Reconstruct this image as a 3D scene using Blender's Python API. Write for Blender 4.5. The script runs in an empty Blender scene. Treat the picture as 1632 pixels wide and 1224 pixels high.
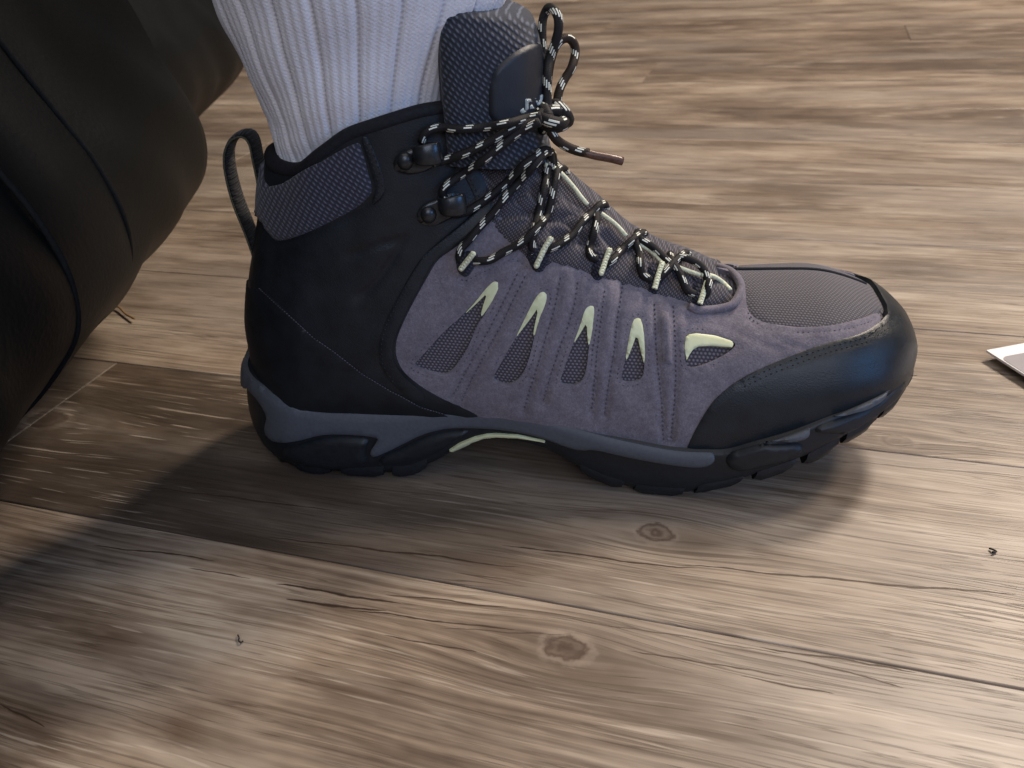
import bpy, bmesh, math, random
import numpy as np
from mathutils import Vector, Matrix
from mathutils.bvhtree import BVHTree
from mathutils.geometry import delaunay_2d_cdt

random.seed(7); rng = np.random.default_rng(7)
sc = bpy.context.scene
COL = sc.collection
MM = 0.001

# ------------------------------------------------------------------ camera
CAM = np.array([0.1740579, -0.33492991, 0.22837856])
CM = np.array([[0.9932929, -0.01162409, -0.11503952],
               [0.09229522, -0.5195959, 0.84941256],
               [-0.06964771, -0.85433306, -0.51503807]])   # columns: right, down, forward
FPX = 1350.0
cam = bpy.data.cameras.new('camera'); cam_o = bpy.data.objects.new('camera', cam); COL.objects.link(cam_o)
mw = Matrix.Identity(4)
for i in range(3):
    mw[i][0] = CM[i, 0]; mw[i][1] = -CM[i, 1]; mw[i][2] = -CM[i, 2]; mw[i][3] = CAM[i]
cam_o.matrix_world = mw
cam.sensor_width = 36.0; cam.lens = FPX * 36.0 / 1632.0
cam.clip_start = 0.01; cam.clip_end = 60
cam.dof.use_dof = True; cam.dof.focus_distance = 0.335; cam.dof.aperture_fstop = 21.0
sc.camera = cam_o

# ------------------------------------------------------------------ world and lamps
w = bpy.data.worlds.new('World'); sc.world = w; w.use_nodes = True
bg = w.node_tree.nodes['Background']
bg.inputs[0].default_value = (0.74, 0.73, 0.76, 1); bg.inputs[1].default_value = 0.10
sc.view_settings.view_transform = 'Standard'; sc.view_settings.look = 'None'
sc.view_settings.exposure = 0.0; sc.view_settings.gamma = 1.0

def lamp(name, kind, loc, target, energy, color, size, size_y=None):
    l = bpy.data.lights.new(name, kind); l.energy = energy; l.color = color
    if kind == 'AREA':
        l.shape = 'RECTANGLE' if size_y else 'DISK'; l.size = size
        if size_y: l.size_y = size_y
    else:
        l.shadow_soft_size = size
    o = bpy.data.objects.new(name, l); COL.objects.link(o); o.location = loc
    o.rotation_euler = (Vector(target) - Vector(loc)).to_track_quat('-Z', 'Y').to_euler()
    return o
# two bulbs of the ceiling fixture behind and right of the boot, the room's bounce and a television's glow
lamp('ceiling_bulb', 'POINT', (1.28, 1.28, 1.86), (0, 0, 0), 196, (1.0, 0.86, 0.72), 0.17)
lamp('ceiling_bulb', 'POINT', (1.72, 0.76, 1.78), (0, 0, 0), 104, (1.0, 0.86, 0.71), 0.17)
lamp('ceiling_bounce', 'AREA', (0.45, -0.35, 2.35), (0.2, -0.1, 0), 15, (1.0, 0.92, 0.82), 2.2, 2.0)
lamp('cool_fill_light', 'AREA', (0.75, -2.2, 1.5), (0.15, 0, 0.05), 23, (0.73, 0.80, 1.0), 1.5, 1.2)  # added cool fill for the camera-facing side, its source unseen
lamp('television_light', 'AREA', (2.1, -1.05, 0.75), (0.3, 0, 0.05), 13, (0.18, 0.45, 1.0), 0.9, 0.5)

# ------------------------------------------------------------------ helpers
def tag(o, label=None, cat=None, group=None, kind=None):
    if label: o['label'] = label
    if cat: o['category'] = cat
    if group: o['group'] = group
    if kind: o['kind'] = kind
    return o
def empty(name, loc, label, cat, group=None):
    o = bpy.data.objects.new(name, None); COL.objects.link(o); o.location = loc; o.empty_display_size = 0.02
    return tag(o, label, cat, group)
def wloc(o):
    v = Vector((0, 0, 0))
    while o is not None:
        v += o.location; o = o.parent
    return v
def mesh_obj(name, verts, faces, mat, parent=None, smooth=True, uvs=None, kind=None):
    verts = np.asarray(verts, float)
    if parent is not None: verts = verts - np.array(wloc(parent))
    me = bpy.data.meshes.new(name); me.from_pydata(verts.tolist(), [], [tuple(int(i) for i in f) for f in faces]); me.update()
    if smooth: me.polygons.foreach_set('use_smooth', [True] * len(me.polygons))
    if uvs is not None:
        ul = me.uv_layers.new(name='UVMap'); uvs = np.asarray(uvs, float)
        if len(uvs) == len(verts):
            li = np.empty(len(me.loops), int); me.loops.foreach_get('vertex_index', li); uvs = uvs[li]
        ul.data.foreach_set('uv', uvs.ravel())
    if mat: me.materials.append(mat)
    o = bpy.data.objects.new(name, me); COL.objects.link(o)
    if parent is not None: o.parent = parent
    if kind: o['kind'] = kind
    return o
def mark_sharp(o, ang=40):
    bm = bmesh.new(); bm.from_mesh(o.data); a = math.radians(ang)
    bmesh.ops.recalc_face_normals(bm, faces=bm.faces[:])
    for e in bm.edges:
        if len(e.link_faces) == 2 and e.calc_face_angle(0) > a: e.smooth = False
    bm.to_mesh(o.data); bm.free(); return o
def fixn(o):
    bm = bmesh.new(); bm.from_mesh(o.data); bmesh.ops.recalc_face_normals(bm, faces=bm.faces[:]); bm.to_mesh(o.data); bm.free(); return o

def pchip(x, y, xi):
    """monotone cubic; y may be (n,) or (n,k); xi (m,)"""
    x = np.asarray(x, float); y = np.asarray(y, float); one = y.ndim == 1
    if one: y = y[:, None]
    h = np.diff(x)[:, None]; d = np.diff(y, axis=0) / h; m = np.zeros_like(y)
    w1 = 2 * h[1:] + h[:-1]; w2 = h[1:] + 2 * h[:-1]
    ok = d[:-1] * d[1:] > 0
    with np.errstate(divide='ignore', invalid='ignore'):
        hm = (w1 + w2) / (w1 / d[:-1] + w2 / d[1:])
    m[1:-1] = np.where(ok, hm, 0); m[0] = d[0]; m[-1] = d[-1]
    xi = np.clip(np.asarray(xi, float), x[0], x[-1]); k = np.clip(np.searchsorted(x, xi, 'right') - 1, 0, len(x) - 2)
    hh = h[k]; u = ((xi - x[k])[:, None]) / hh; u2 = u * u; u3 = u2 * u
    r = (2*u3 - 3*u2 + 1) * y[k] + (u3 - 2*u2 + u) * hh * m[k] + (-2*u3 + 3*u2) * y[k+1] + (u3 - u2) * hh * m[k+1]
    return r[:, 0] if one else r
def pchip_rows(x, Y, xi):
    """rows of Y (m,n) each interpolated at its own xi (m,)"""
    x = np.asarray(x, float); h = np.diff(x)[None, :]; d = np.diff(Y, axis=1) / h; m = np.zeros_like(Y)
    w1 = 2 * h[:, 1:] + h[:, :-1]; w2 = h[:, 1:] + 2 * h[:, :-1]
    ok = d[:, :-1] * d[:, 1:] > 0
    with np.errstate(divide='ignore', invalid='ignore'):
        hm = (w1 + w2) / (w1 / d[:, :-1] + w2 / d[:, 1:])
    m[:, 1:-1] = np.where(ok, hm, 0); m[:, 0] = d[:, 0]; m[:, -1] = d[:, -1]
    xi = np.clip(xi, x[0], x[-1]); k = np.clip(np.searchsorted(x, xi, 'right') - 1, 0, len(x) - 2); r = np.arange(len(xi))
    hh = h[0, k]; u = (xi - x[k]) / hh; u2 = u*u; u3 = u2*u
    return (2*u3-3*u2+1)*Y[r, k] + (u3-2*u2+u)*hh*m[r, k] + (-2*u3+3*u2)*Y[r, k+1] + (u3-u2)*hh*m[r, k+1]
def catmull(P, n=8, closed=False):
    P = np.asarray(P, float); out = []; N = len(P); segs = N if closed else N - 1
    for i in range(segs):
        if closed: a, b, c, d = P[(i-1) % N], P[i], P[(i+1) % N], P[(i+2) % N]
        else:
            b, c = P[i], P[i+1]; a = P[i-1] if i > 0 else 2*b - c; d = P[i+2] if i + 2 < N else 2*c - b
        for j in range(n):
            t = j / n
            out.append(0.5*((2*b) + (-a+c)*t + (2*a-5*b+4*c-d)*t*t + (-a+3*b-3*c+d)*t**3))
    if not closed: out.append(P[-1])
    return np.array(out)
def resample(P, step):
    P = np.asarray(P, float); L = np.r_[0, np.cumsum(np.linalg.norm(np.diff(P, axis=0), axis=1))]
    n = max(2, int(round(L[-1] / step)) + 1); q = np.linspace(0, L[-1], n)
    return np.stack([np.interp(q, L, P[:, i]) for i in range(P.shape[1])], 1)
def tube(P, r, nseg=10, closed=False, ry=None, up=None, cap=True, taper=None):
    """sweep along P with parallel transport; returns verts, faces, loop-uvs (mm along, 0..1 round)"""
    P = np.asarray(P, float); n = len(P)
    T = np.gradient(P, axis=0) if not closed else (np.roll(P, -1, 0) - np.roll(P, 1, 0))
    T /= np.linalg.norm(T, axis=1)[:, None] + 1e-12
    u0 = np.array(up if up is not None else (0, 0, 1.0)); u0 = u0 - T[0] * (u0 @ T[0])
    if np.linalg.norm(u0) < 1e-3: u0 = np.cross(T[0], (1, 0, 0))
    u0 /= np.linalg.norm(u0); L = np.r_[0, np.cumsum(np.linalg.norm(np.diff(P, axis=0), axis=1))] * 1000
    V, F, UV = [], [], []; u = u0
    ry = ry or r
    for i in range(n):
        u = u - T[i] * (u @ T[i]); u /= np.linalg.norm(u) + 1e-12; b = np.cross(T[i], u)
        k = taper[i] if taper is not None else 1.0
        for j in range(nseg):
            a = 2 * math.pi * j / nseg; V.append(P[i] + k * (u * math.cos(a) * ry + b * math.sin(a) * r))
    rows = n if closed else n - 1
    for i in range(rows):
        i2 = (i + 1) % n; l2 = L[i+1] if i + 1 < n else L[i] + 2
        for j in range(nseg):
            j2 = (j + 1) % nseg
            F.append((i*nseg+j, i*nseg+j2, i2*nseg+j2, i2*nseg+j))
            UV += [(L[i], j/nseg), (L[i], (j+1)/nseg), (l2, (j+1)/nseg), (l2, j/nseg)]
    if cap and not closed:
        F.append(tuple(range(nseg))[::-1]); F.append(tuple((n-1)*nseg + j for j in range(nseg)))
        UV += [(0, 0.0)] * nseg + [(L[-1], 0.0)] * nseg
    return np.array(V), F, UV
class Acc:
    def __init__(s): s.V = []; s.F = []; s.UV = []; s.n = 0
    def add(s, V, F, UV=None):
        s.V += [tuple(v) for v in V]; s.F += [tuple(i + s.n for i in f) for f in F]; s.n += len(V)
        if UV is not None: s.UV += UV
        return s
    def build(s, name, mat, parent=None, smooth=True, kind=None):
        o = mesh_obj(name, s.V, s.F, mat, parent, smooth, None, kind)
        if s.UV:
            ul = o.data.uv_layers.new(name='UVMap'); ul.data.foreach_set('uv', np.array(s.UV, float).ravel())
        return o
def ray(px):
    d = CM @ np.array([px[0] - 816.0, px[1] - 612.0, FPX]); return d / np.linalg.norm(d)
def on_y(px, y=0.0):
    r = ray(px); return CAM + r * ((y - CAM[1]) / r[1])
def on_z(px, z=0.0):
    r = ray(px); return CAM + r * ((z - CAM[2]) / r[2])

# ------------------------------------------------------------------ materials
class NT:
    def __init__(s, name, rough=0.6, spec=0.5):
        s.m = bpy.data.materials.new(name); s.m.use_nodes = True; s.t = s.m.node_tree; s.n = s.t.nodes
        s.b = s.n['Principled BSDF']; s.b.inputs['Roughness'].default_value = rough; s.b.inputs['Specular IOR Level'].default_value = spec
    def new(s, ty): return s.n.new(ty)
    def link(s, a, b):
        if isinstance(a, (int, float)): b.default_value = a
        elif isinstance(a, tuple): b.default_value = a if len(a) == len(b.default_value) else (*a, 1)
        else: s.t.links.new(a, b)
    def math(s, op, a, b=0.0, c=0.0, clamp=False):
        n = s.new('ShaderNodeMath'); n.operation = op; n.use_clamp = clamp
        s.link(a, n.inputs[0]); s.link(b, n.inputs[1]); s.link(c, n.inputs[2]); return n.outputs[0]
    def coord(s, kind='Object'): return s.new('ShaderNodeTexCoord').outputs[kind]
    def xyz(s, v):
        n = s.new('ShaderNodeSeparateXYZ'); s.link(v, n.inputs[0]); return n.outputs
    def vec(s, x=0.0, y=0.0, z=0.0):
        n = s.new('ShaderNodeCombineXYZ'); s.link(x, n.inputs[0]); s.link(y, n.inputs[1]); s.link(z, n.inputs[2]); return n.outputs[0]
    def noise(s, v, scale, detail=3, rough=0.55, dist=0.0):
        n = s.new('ShaderNodeTexNoise'); s.link(v, n.inputs['Vector']); n.inputs['Scale'].default_value = scale
        n.inputs['Detail'].default_value = detail; n.inputs['Roughness'].default_value = rough; n.inputs['Distortion'].default_value = dist
        return n.outputs['Fac']
    def voronoi(s, v, scale, feature='F1'):
        n = s.new('ShaderNodeTexVoronoi'); n.feature = feature; s.link(v, n.inputs['Vector']); n.inputs['Scale'].default_value = scale; return n.outputs['Distance']
    def ramp(s, f, stops):
        n = s.new('ShaderNodeValToRGB'); s.link(f, n.inputs[0]); e = n.color_ramp.elements
        while len(e) < len(stops): e.new(0.5)
        for el, (p, c) in zip(e, stops): el.position = p; el.color = (*c, 1)
        return n.outputs[0]
    def mix(s, f, a, b, op='MIX'):
        n = s.new('ShaderNodeMix'); n.data_type = 'RGBA'; n.blend_type = op; s.link(f, n.inputs[0]); s.link(a, n.inputs[6]); s.link(b, n.inputs[7]); return n.outputs[2]
    def range(s, v, a, b, c=0.0, d=1.0):
        n = s.new('ShaderNodeMapRange'); n.interpolation_type = 'SMOOTHSTEP'; s.link(v, n.inputs[0])
        for i, x in enumerate((a, b, c, d)): n.inputs[i+1].default_value = x
        return n.outputs[0]
    def bump(s, h, dist, strength=1.0, prev=None):
        n = s.new('ShaderNodeBump'); n.inputs['Distance'].default_value = dist; n.inputs['Strength'].default_value = strength; s.link(h, n.inputs['Height'])
        if prev is not None: s.link(prev, n.inputs['Normal'])
        return n.outputs[0]
    def out(s, color=None, rough=None, normal=None, **kw):
        if color is not None: s.link(color, s.b.inputs['Base Color'])
        if rough is not None: s.link(rough, s.b.inputs['Roughness'])
        if normal is not None: s.link(normal, s.b.inputs['Normal'])
        for k, v in kw.items(): s.link(v, s.b.inputs[k.replace('_', ' ')])
        return s.m

def mat_suede():
    t = NT('suede', 0.95, 0.15); v = t.coord()
    big = t.noise(v, 60, 4, 0.6); fine = t.noise(v, 1500, 2, 0.6); med = t.noise(v, 420, 3, 0.7)
    f = t.math('ADD', t.math('MULTIPLY', big, 0.22), t.math('ADD', t.math('MULTIPLY', fine, 0.42), t.math('MULTIPLY', med, 0.36)))
    c = t.ramp(f, [(0.32, (0.105, 0.091, 0.110)), (0.5, (0.165, 0.146, 0.170)), (0.68, (0.245, 0.22, 0.25))])
    return t.out(c, None, t.bump(t.math('ADD', med, fine), 0.0003, 0.45), Sheen_Weight=0.18, Sheen_Roughness=0.5)
def mat_leather(name, col, rough=0.5, scale=900, bump=0.00015, spec=0.5, crease=0.0):
    t = NT(name, rough, spec); v = t.coord()
    vo = t.voronoi(v, scale); n = t.noise(v, scale * 0.05, 3); fn = t.noise(v, scale * 1.4, 2)
    c = t.ramp(n, [(0.3, tuple(x * 0.75 for x in col)), (0.7, tuple(x * 1.3 for x in col))])
    r = t.math('ADD', rough - 0.08, t.math('MULTIPLY', n, 0.16))
    pre = None
    if crease: pre = t.bump(t.noise(v, 48, 2, 0.5), crease, 0.6)
    return t.out(c, r, t.bump(t.math('ADD', vo, fn), bump, 0.6, pre))
def mat_weave(name, dark, light, ax, fu, fv, slant=0.0, rough=0.85, amp=0.0005, lo=0.35, hi=0.85, spec=0.25, wv=0.4, pw=1.0):
    """woven fabric: cells from two crossed waves on object coordinates ax (two letters); fu, fv in cells per mm"""
    t = NT(name, rough, spec); x = t.xyz(t.coord()); co = {'x': x[0], 'y': x[1], 'z': x[2]}
    a, b = co[ax[0]], co[ax[1]]; wob = t.math('MULTIPLY', t.noise(t.coord(), 90, 2), 0.0016)
    a = t.math('ADD', a, wob); b2 = t.math('ADD', b, t.math('MULTIPLY', a, slant))
    row = t.math('MULTIPLY', b2, fv * 1000); par = t.math('MULTIPLY', t.math('FLOOR', row), 0.5)
    su = t.math('SINE', t.math('MULTIPLY', t.math('ADD', t.math('MULTIPLY', a, fu * 1000), par), 2 * math.pi))
    sv = t.math('POWER', t.math('SINE', t.math('MULTIPLY', t.math('FRACT', row), math.pi)), pw)
    h = t.math('MULTIPLY', t.math('ADD', 1.0 - wv, t.math('MULTIPLY', su, wv)), sv)
    h2 = t.math('ADD', h, t.math('MULTIPLY', t.noise(t.coord(), 1300, 2), 0.35))
    c = t.ramp(t.range(h2, lo, hi + 0.2), [(0.0, dark), (1.0, light)])
    return t.out(c, None, t.bump(h2, amp, 0.8), Sheen_Weight=0.15)
def mat_plain(name, col, rough=0.5, nscale=300, var=0.2, bump=0.0001, spec=0.5, **kw):
    t = NT(name, rough, spec); n = t.noise(t.coord(), nscale, 4, 0.6)
    c = t.ramp(n, [(0.3, tuple(x * (1 - var) for x in col)), (0.7, tuple(min(1, x * (1 + var)) for x in col))])
    return t.out(c, t.math('ADD', rough - 0.07, t.math('MULTIPLY', n, 0.14)), t.bump(n, bump, 0.7), **kw)
def mat_lace(name='lace_cord', base=(0.010, 0.0095, 0.0105), warm=(0.016, 0.013, 0.012)):
    t = NT(name, 0.7, 0.3); uv = t.xyz(t.coord('UV')); al, an = uv[0], t.math('FRACT', uv[1])
    ang = t.math('MULTIPLY', an, 11.0); row = t.math('FLOOR', ang)
    ph = t.math('FRACT', t.math('ADD', t.math('DIVIDE', al, 13.0), t.math('MULTIPLY', row, 0.06)))
    m1 = t.range(ph, 0.20, 0.22, 1.0, 0.0); fr = t.math('FRACT', ang)
    m2 = t.math('MULTIPLY', t.range(fr, 0.12, 0.24), t.range(fr, 0.72, 0.84, 1.0, 0.0))
    mask = t.math('MULTIPLY', m1, m2)
    br = t.math('MULTIPLY', t.math('SINE', t.math('ADD', t.math('MULTIPLY', al, 5.2), t.math('MULTIPLY', an, 18.85))), t.math('SINE', t.math('SUBTRACT', t.math('MULTIPLY', al, 5.2), t.math('MULTIPLY', an, 18.85))))
    c = t.mix(t.noise(t.coord(), 300), base + (1,), warm + (1,))
    c = t.mix(mask, c, (0.80, 0.80, 0.68, 1))
    return t.out(c, None, t.bump(t.math('ADD', t.math('MULTIPLY', br, 0.3), mask), 0.0003, 0.7))
M_SUEDE = mat_suede()
M_BLACK = mat_leather('black_nubuck', (0.0095, 0.0120, 0.0155), 0.5, 1500, 0.0001, 0.4, 0.0016)
M_CAP = mat_leather('heel_cap_rubber', (0.0085, 0.0100, 0.0130), 0.55, 2200, 0.00006, 0.35, 0.0012)
M_BUMP = mat_leather('toe_bumper_leather', (0.0085, 0.0120, 0.0160), 0.42, 1700, 0.00008, 0.45)
M_RUBBER = mat_plain('black_rubber', (0.0085, 0.0110, 0.0145), 0.5, 500, 0.25, 0.00012, 0.45)
M_MIDSOLE = mat_plain('grey_midsole_rubber', (0.075, 0.083, 0.098), 0.55, 700, 0.12, 0.00005, 0.4)
M_LIME = mat_plain('pale_lime_rubber', (0.66, 0.68, 0.41), 0.38, 200, 0.06, 0.00003, 0.5)
M_LIMETH = mat_plain('lime_braid', (0.70, 0.71, 0.50), 0.7, 900, 0.25, 0.0003, 0.3)
M_WINMESH = mat_weave('side_mesh', (0.058, 0.051, 0.064), (0.20, 0.18, 0.205), 'xz', 0.62, 0.80, 0.10)
M_COLLAR = mat_weave('collar_mesh', (0.027, 0.028, 0.042), (0.115, 0.115, 0.155), 'xz', 0.55, 0.50, 0.75, amp=0.0006, wv=0.35, pw=2.2)
M_TONGUE = mat_weave('tongue_mesh', (0.022, 0.025, 0.034), (0.105, 0.115, 0.145), 'xz', 0.60, 0.46, 0.95, amp=0.0005, wv=0.35, pw=2.2)
M_VAMP = mat_weave('vamp_mesh', (0.064, 0.057, 0.061), (0.155, 0.14, 0.147), 'xy', 0.75, 1.0, 0.15, amp=0.0002, lo=0.15, hi=0.9)
M_GUSSET = mat_weave('tongue_fabric', (0.045, 0.040, 0.046), (0.15, 0.135, 0.148), 'xz', 0.9, 1.0, -0.5, amp=0.0003)
M_WEB = mat_weave('navy_webbing', (0.008, 0.008, 0.016), (0.035, 0.035, 0.06), 'xz', 0.7, 0.9, 0.3)
M_TAB = mat_weave('black_tab_webbing', (0.004, 0.004, 0.005), (0.010, 0.010, 0.012), 'xz', 0.8, 0.9, 0.2)
M_LINING = mat_weave('black_lining', (0.006, 0.006, 0.009), (0.03, 0.03, 0.04), 'xz', 0.7, 0.7, 0.2)
M_BIND = mat_plain('black_binding', (0.012, 0.012, 0.015), 0.8, 900, 0.4, 0.0003, 0.25)
M_THREAD = mat_plain('grey_thread', (0.085, 0.074, 0.092), 0.8, 900, 0.3, 0.0001, 0.25)
M_DTHREAD = mat_plain('dark_thread', (0.016, 0.016, 0.018), 0.7, 900, 0.3, 0.0001, 0.3)
M_PATCH = mat_leather('tongue_patch_rubber', (0.017, 0.020, 0.026), 0.48, 1200, 0.00005, 0.4)
M_METAL = mat_plain('black_coated_metal', (0.032, 0.035, 0.038), 0.30, 300, 0.3, 0.00004, 0.6, Metallic=0.5)
M_GREYPRINT = mat_plain('grey_rubber_print', (0.40, 0.44, 0.42), 0.5, 600, 0.15, 0.00005)
M_LACE = mat_lace()
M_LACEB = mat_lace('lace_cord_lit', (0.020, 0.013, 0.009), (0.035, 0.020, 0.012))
M_AGLET = mat_plain('brown_aglet', (0.10, 0.045, 0.028), 0.35, 700, 0.45, 0.0001, 0.5)

# ------------------------------------------------------------------ floor of planks
PD = np.array([0.97607431, -0.2174372, 0.0]); PQ = np.array([0.2174372, 0.97607431, 0.0])
KNOTS = [(0.203, -0.0301, 0.0058, 0.9), (0.183, -0.0958, 0.0060, 1.0), (-0.120, -0.0149, 0.0085, 0.6), (0.296, 0.0549, 0.005, 0.45), (0.62, 0.52, 0.03, 0.9), (0.50, 0.62, 0.035, 1.0)]
def fl_pq(px):
    P = on_z(px, 0.0); return float(P @ PD), float(P @ PQ)
CRACKS = [(fl_pq(a), fl_pq(b), w, k) for a, b, w, k in [((235,776),(540,814),0.00075,.9),((425,855),(830,903),0.0009,.9),((800,868),(1110,908),0.0009,.9),((1080,900),(1620,948),0.0009,.75),((150,868),(345,893),0.0007,.8),((440,930),(640,962),0.0010,1.0),((455,955),(615,975),0.0011,1.0),((560,972),(705,992),0.0008,.8),((615,947),(810,967),0.0007,.8),((610,1014),(760,1040),0.0007,.7),((120,790),(240,806),0.0006,.6),((1000,1038),(1250,1078),0.0006,.6),((1210,1030),(1460,1072),0.0007,.7),((1180,1080),(1330,1106),0.0006,.6),((1270,1052),(1440,1096),0.0006,.5),((300,905),(400,922),0.0006,.7),((650,985),(820,1003),0.0008,.7),((1350,735),(1632,762),0.0005,.4),((1440,615),(1625,632),0.0009,.6),((0,1122),(72,1158),0.0007,.7),((700,1000),(900,1012),0.0006,.5),((900,985),(1250,1040),0.0006,.5)]]
BLOTS = [(fl_pq(a), rp, rq, k) for a, rp, rq, k in [((150,1010),0.030,0.010,.8),((60,1190),0.035,0.014,.85),((290,1165),0.022,0.009,.85),((520,1095),0.030,0.006,.7),((900,1050),0.035,0.012,.6),((760,900),0.04,0.006,.6),((1560,50),0.25,0.09,1.0),((1100,40),0.3,0.06,.9),((1500,180),0.12,0.03,.7),((1150,330),0.15,0.015,.6)]]
def mat_wood():
    t = NT('weathered_oak_plank', 0.5, 0.45)
    g = t.new('ShaderNodeNewGeometry').outputs['Position']
    def dot(v):
        n = t.new('ShaderNodeVectorMath'); n.operation = 'DOT_PRODUCT'; t.link(g, n.inputs[0]); n.inputs[1].default_value = tuple(v); return n.outputs['Value']
    p, q = dot(PD), dot(PQ); rnd = t.new('ShaderNodeObjectInfo').outputs['Random']
    qw = q; ringd = None; kmask = 0.0; halo = 0.0
    for kp, kq, R, a in KNOTS:
        dp = t.math('SUBTRACT', p, kp); dq = t.math('SUBTRACT', q, kq)
        e = t.math('ADD', t.math('POWER', t.math('MULTIPLY', dp, 0.72), 2.0), t.math('POWER', dq, 2.0)); r = t.math('SQRT', e)
        rn = t.math('ADD', t.math('DIVIDE', r, R), t.math('MULTIPLY', t.math('SUBTRACT', t.noise(t.vec(p, q), 200, 3), 0.5), 1.05))
        inside = t.range(rn, 0.75, 1.05, 1.0, 0.0)
        ring = t.math('ADD', 0.5, t.math('MULTIPLY', t.math('SINE', t.math('MULTIPLY', rn, 9.5)), 0.5))
        k = t.math('MULTIPLY', t.math('MULTIPLY', inside, t.math('ADD', 0.2, t.math('MULTIPLY', ring, 0.8))), a)
        kmask = t.math('MAXIMUM', kmask, k) if kmask != 0.0 else k
        hl = t.math('MULTIPLY', t.math('EXPONENT', t.math('MULTIPLY', t.math('POWER', t.math('SUBTRACT', rn, 1.12), 2.0), -28.0)), a)
        halo = t.math('MAXIMUM', halo, hl) if halo != 0.0 else hl
        infl = t.math('EXPONENT', t.math('MULTIPLY', t.math('ADD', t.math('POWER', t.math('DIVIDE', dp, R * 6.0), 2.0), t.math('POWER', t.math('DIVIDE', dq, R * 2.6), 2.0)), -1.0))
        qw = t.math('SUBTRACT', qw, t.math('MULTIPLY', t.math('MULTIPLY', dq, infl), 0.75))
    P = t.math('ADD', p, t.math('MULTIPLY', rnd, 13.7)); Q = t.math('ADD', qw, t.math('MULTIPLY', rnd, 5.3))
    drift = t.math('MULTIPLY', t.math('SUBTRACT', t.noise(t.vec(t.math('MULTIPLY', P, 5.0), t.math('MULTIPLY', Q, 14.0)), 1.0, 2), 0.5), 0.009)
    Q2 = t.math('ADD', Q, drift)
    def nz(a, b, d=3, r=0.55, off=0.0): return t.noise(t.vec(t.math('MULTIPLY', P, a), t.math('MULTIPLY', Q2, b), t.math('ADD', off, rnd)), 1.0, d, r)
    big = nz(6, 19, 5, 0.66); mid = nz(5.5, 105, 4, 0.6, 3.0); streak = nz(6.5, 380, 3, 0.6, 5.0); fine = nz(13, 780, 2, 0.6, 7.0)
    ta = t.new('ShaderNodeAttribute'); ta.attribute_type = 'OBJECT'; ta.attribute_name = 'tint'; tint = ta.outputs['Fac']
    lines = t.math('SINE', t.math('ADD', t.math('MULTIPLY', Q2, 1500.0), t.math('MULTIPLY', nz(9, 60, 2, 0.5, 5.5), 16.0)))
    lmask = t.range(nz(4, 20, 2, 0.5, 9.0), 0.48, 0.62)
    f = t.math('ADD', t.math('MULTIPLY', big, 0.58), t.math('ADD', t.math('MULTIPLY', mid, 0.13), t.math('ADD', t.math('MULTIPLY', streak, 0.11), t.math('MULTIPLY', fine, 0.18))))
    f = t.math('ADD', f, t.math('MULTIPLY', tint, 0.06)); f = t.math('ADD', f, t.math('MULTIPLY', t.math('MULTIPLY', lines, lmask), 0.028))
    c = t.ramp(f, [(0.38, (0.085, 0.058, 0.040)), (0.46, (0.178, 0.130, 0.092)), (0.53, (0.29, 0.224, 0.165)), (0.63, (0.46, 0.383, 0.30))])
    c = t.mix(t.range(nz(3, 12, 3, 0.5, 17.0), 0.42, 0.66, 0.0, 0.5), c, (0.28, 0.235, 0.195, 1))
    c = t.mix(t.range(nz(6, 32, 4, 0.6, 11.0), 0.53, 0.68, 0.0, 0.62), c, (0.10, 0.066, 0.042, 1))
    c = t.mix(t.range(nz(7, 26, 4, 0.6, 13.0), 0.57, 0.72, 0.0, 0.5), c, (0.50, 0.42, 0.33, 1))
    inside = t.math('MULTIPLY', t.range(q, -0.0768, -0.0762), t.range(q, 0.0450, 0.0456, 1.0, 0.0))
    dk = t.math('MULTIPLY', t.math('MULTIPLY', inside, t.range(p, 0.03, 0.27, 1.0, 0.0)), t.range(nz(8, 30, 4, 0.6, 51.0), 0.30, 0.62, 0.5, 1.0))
    c = t.mix(t.math('MULTIPLY', dk, 0.95), c, t.mix(streak, (0.022, 0.016, 0.011, 1), (0.080, 0.058, 0.042, 1)))  # dark left plank end: stained wood plus floor shade put into its colour
    bl = 0.0
    for px, rp, rq, st_ in BLOTS:
        p0, q0 = px; g2 = t.math('EXPONENT', t.math('MULTIPLY', t.math('ADD', t.math('POWER', t.math('DIVIDE', t.math('SUBTRACT', p, p0), rp), 2.0), t.math('POWER', t.math('DIVIDE', t.math('SUBTRACT', q, q0), rq), 2.0)), -1.0))
        g2 = t.math('MULTIPLY', g2, st_); bl = t.math('MAXIMUM', bl, g2) if bl != 0.0 else g2
    bl = t.math('MULTIPLY', bl, t.range(nz(14, 90, 4, 0.6, 53.0), 0.38, 0.58))
    c = t.mix(bl, c, (0.085, 0.055, 0.036, 1))
    fb = t.math('MULTIPLY', t.range(nz(11, 640, 2, 0.55, 19.0), 0.565, 0.63), t.range(nz(6, 30, 2, 0.5, 20.0), 0.34, 0.56))
    c = t.mix(t.math('MULTIPLY', fb, 0.55), c, (0.085, 0.058, 0.037, 1))
    flk = nz(26, 620, 2, 0.5, 21.0); flm = t.math('MULTIPLY', t.range(flk, 0.60, 0.68), t.range(nz(7, 30, 2, 0.5, 23.0), 0.43, 0.66))
    c = t.mix(t.math('MULTIPLY', flm, 0.42), c, (0.56, 0.48, 0.39, 1))
    ck = t.math('ABSOLUTE', t.math('SUBTRACT', nz(5.5, 130, 2, 0.5, 31.0), 0.5)); ckm = t.math('MULTIPLY', t.range(ck, 0.004, 0.014, 1.0, 0.0), t.range(nz(9, 26, 2, 0.5, 37.0), 0.56, 0.66))
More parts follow.
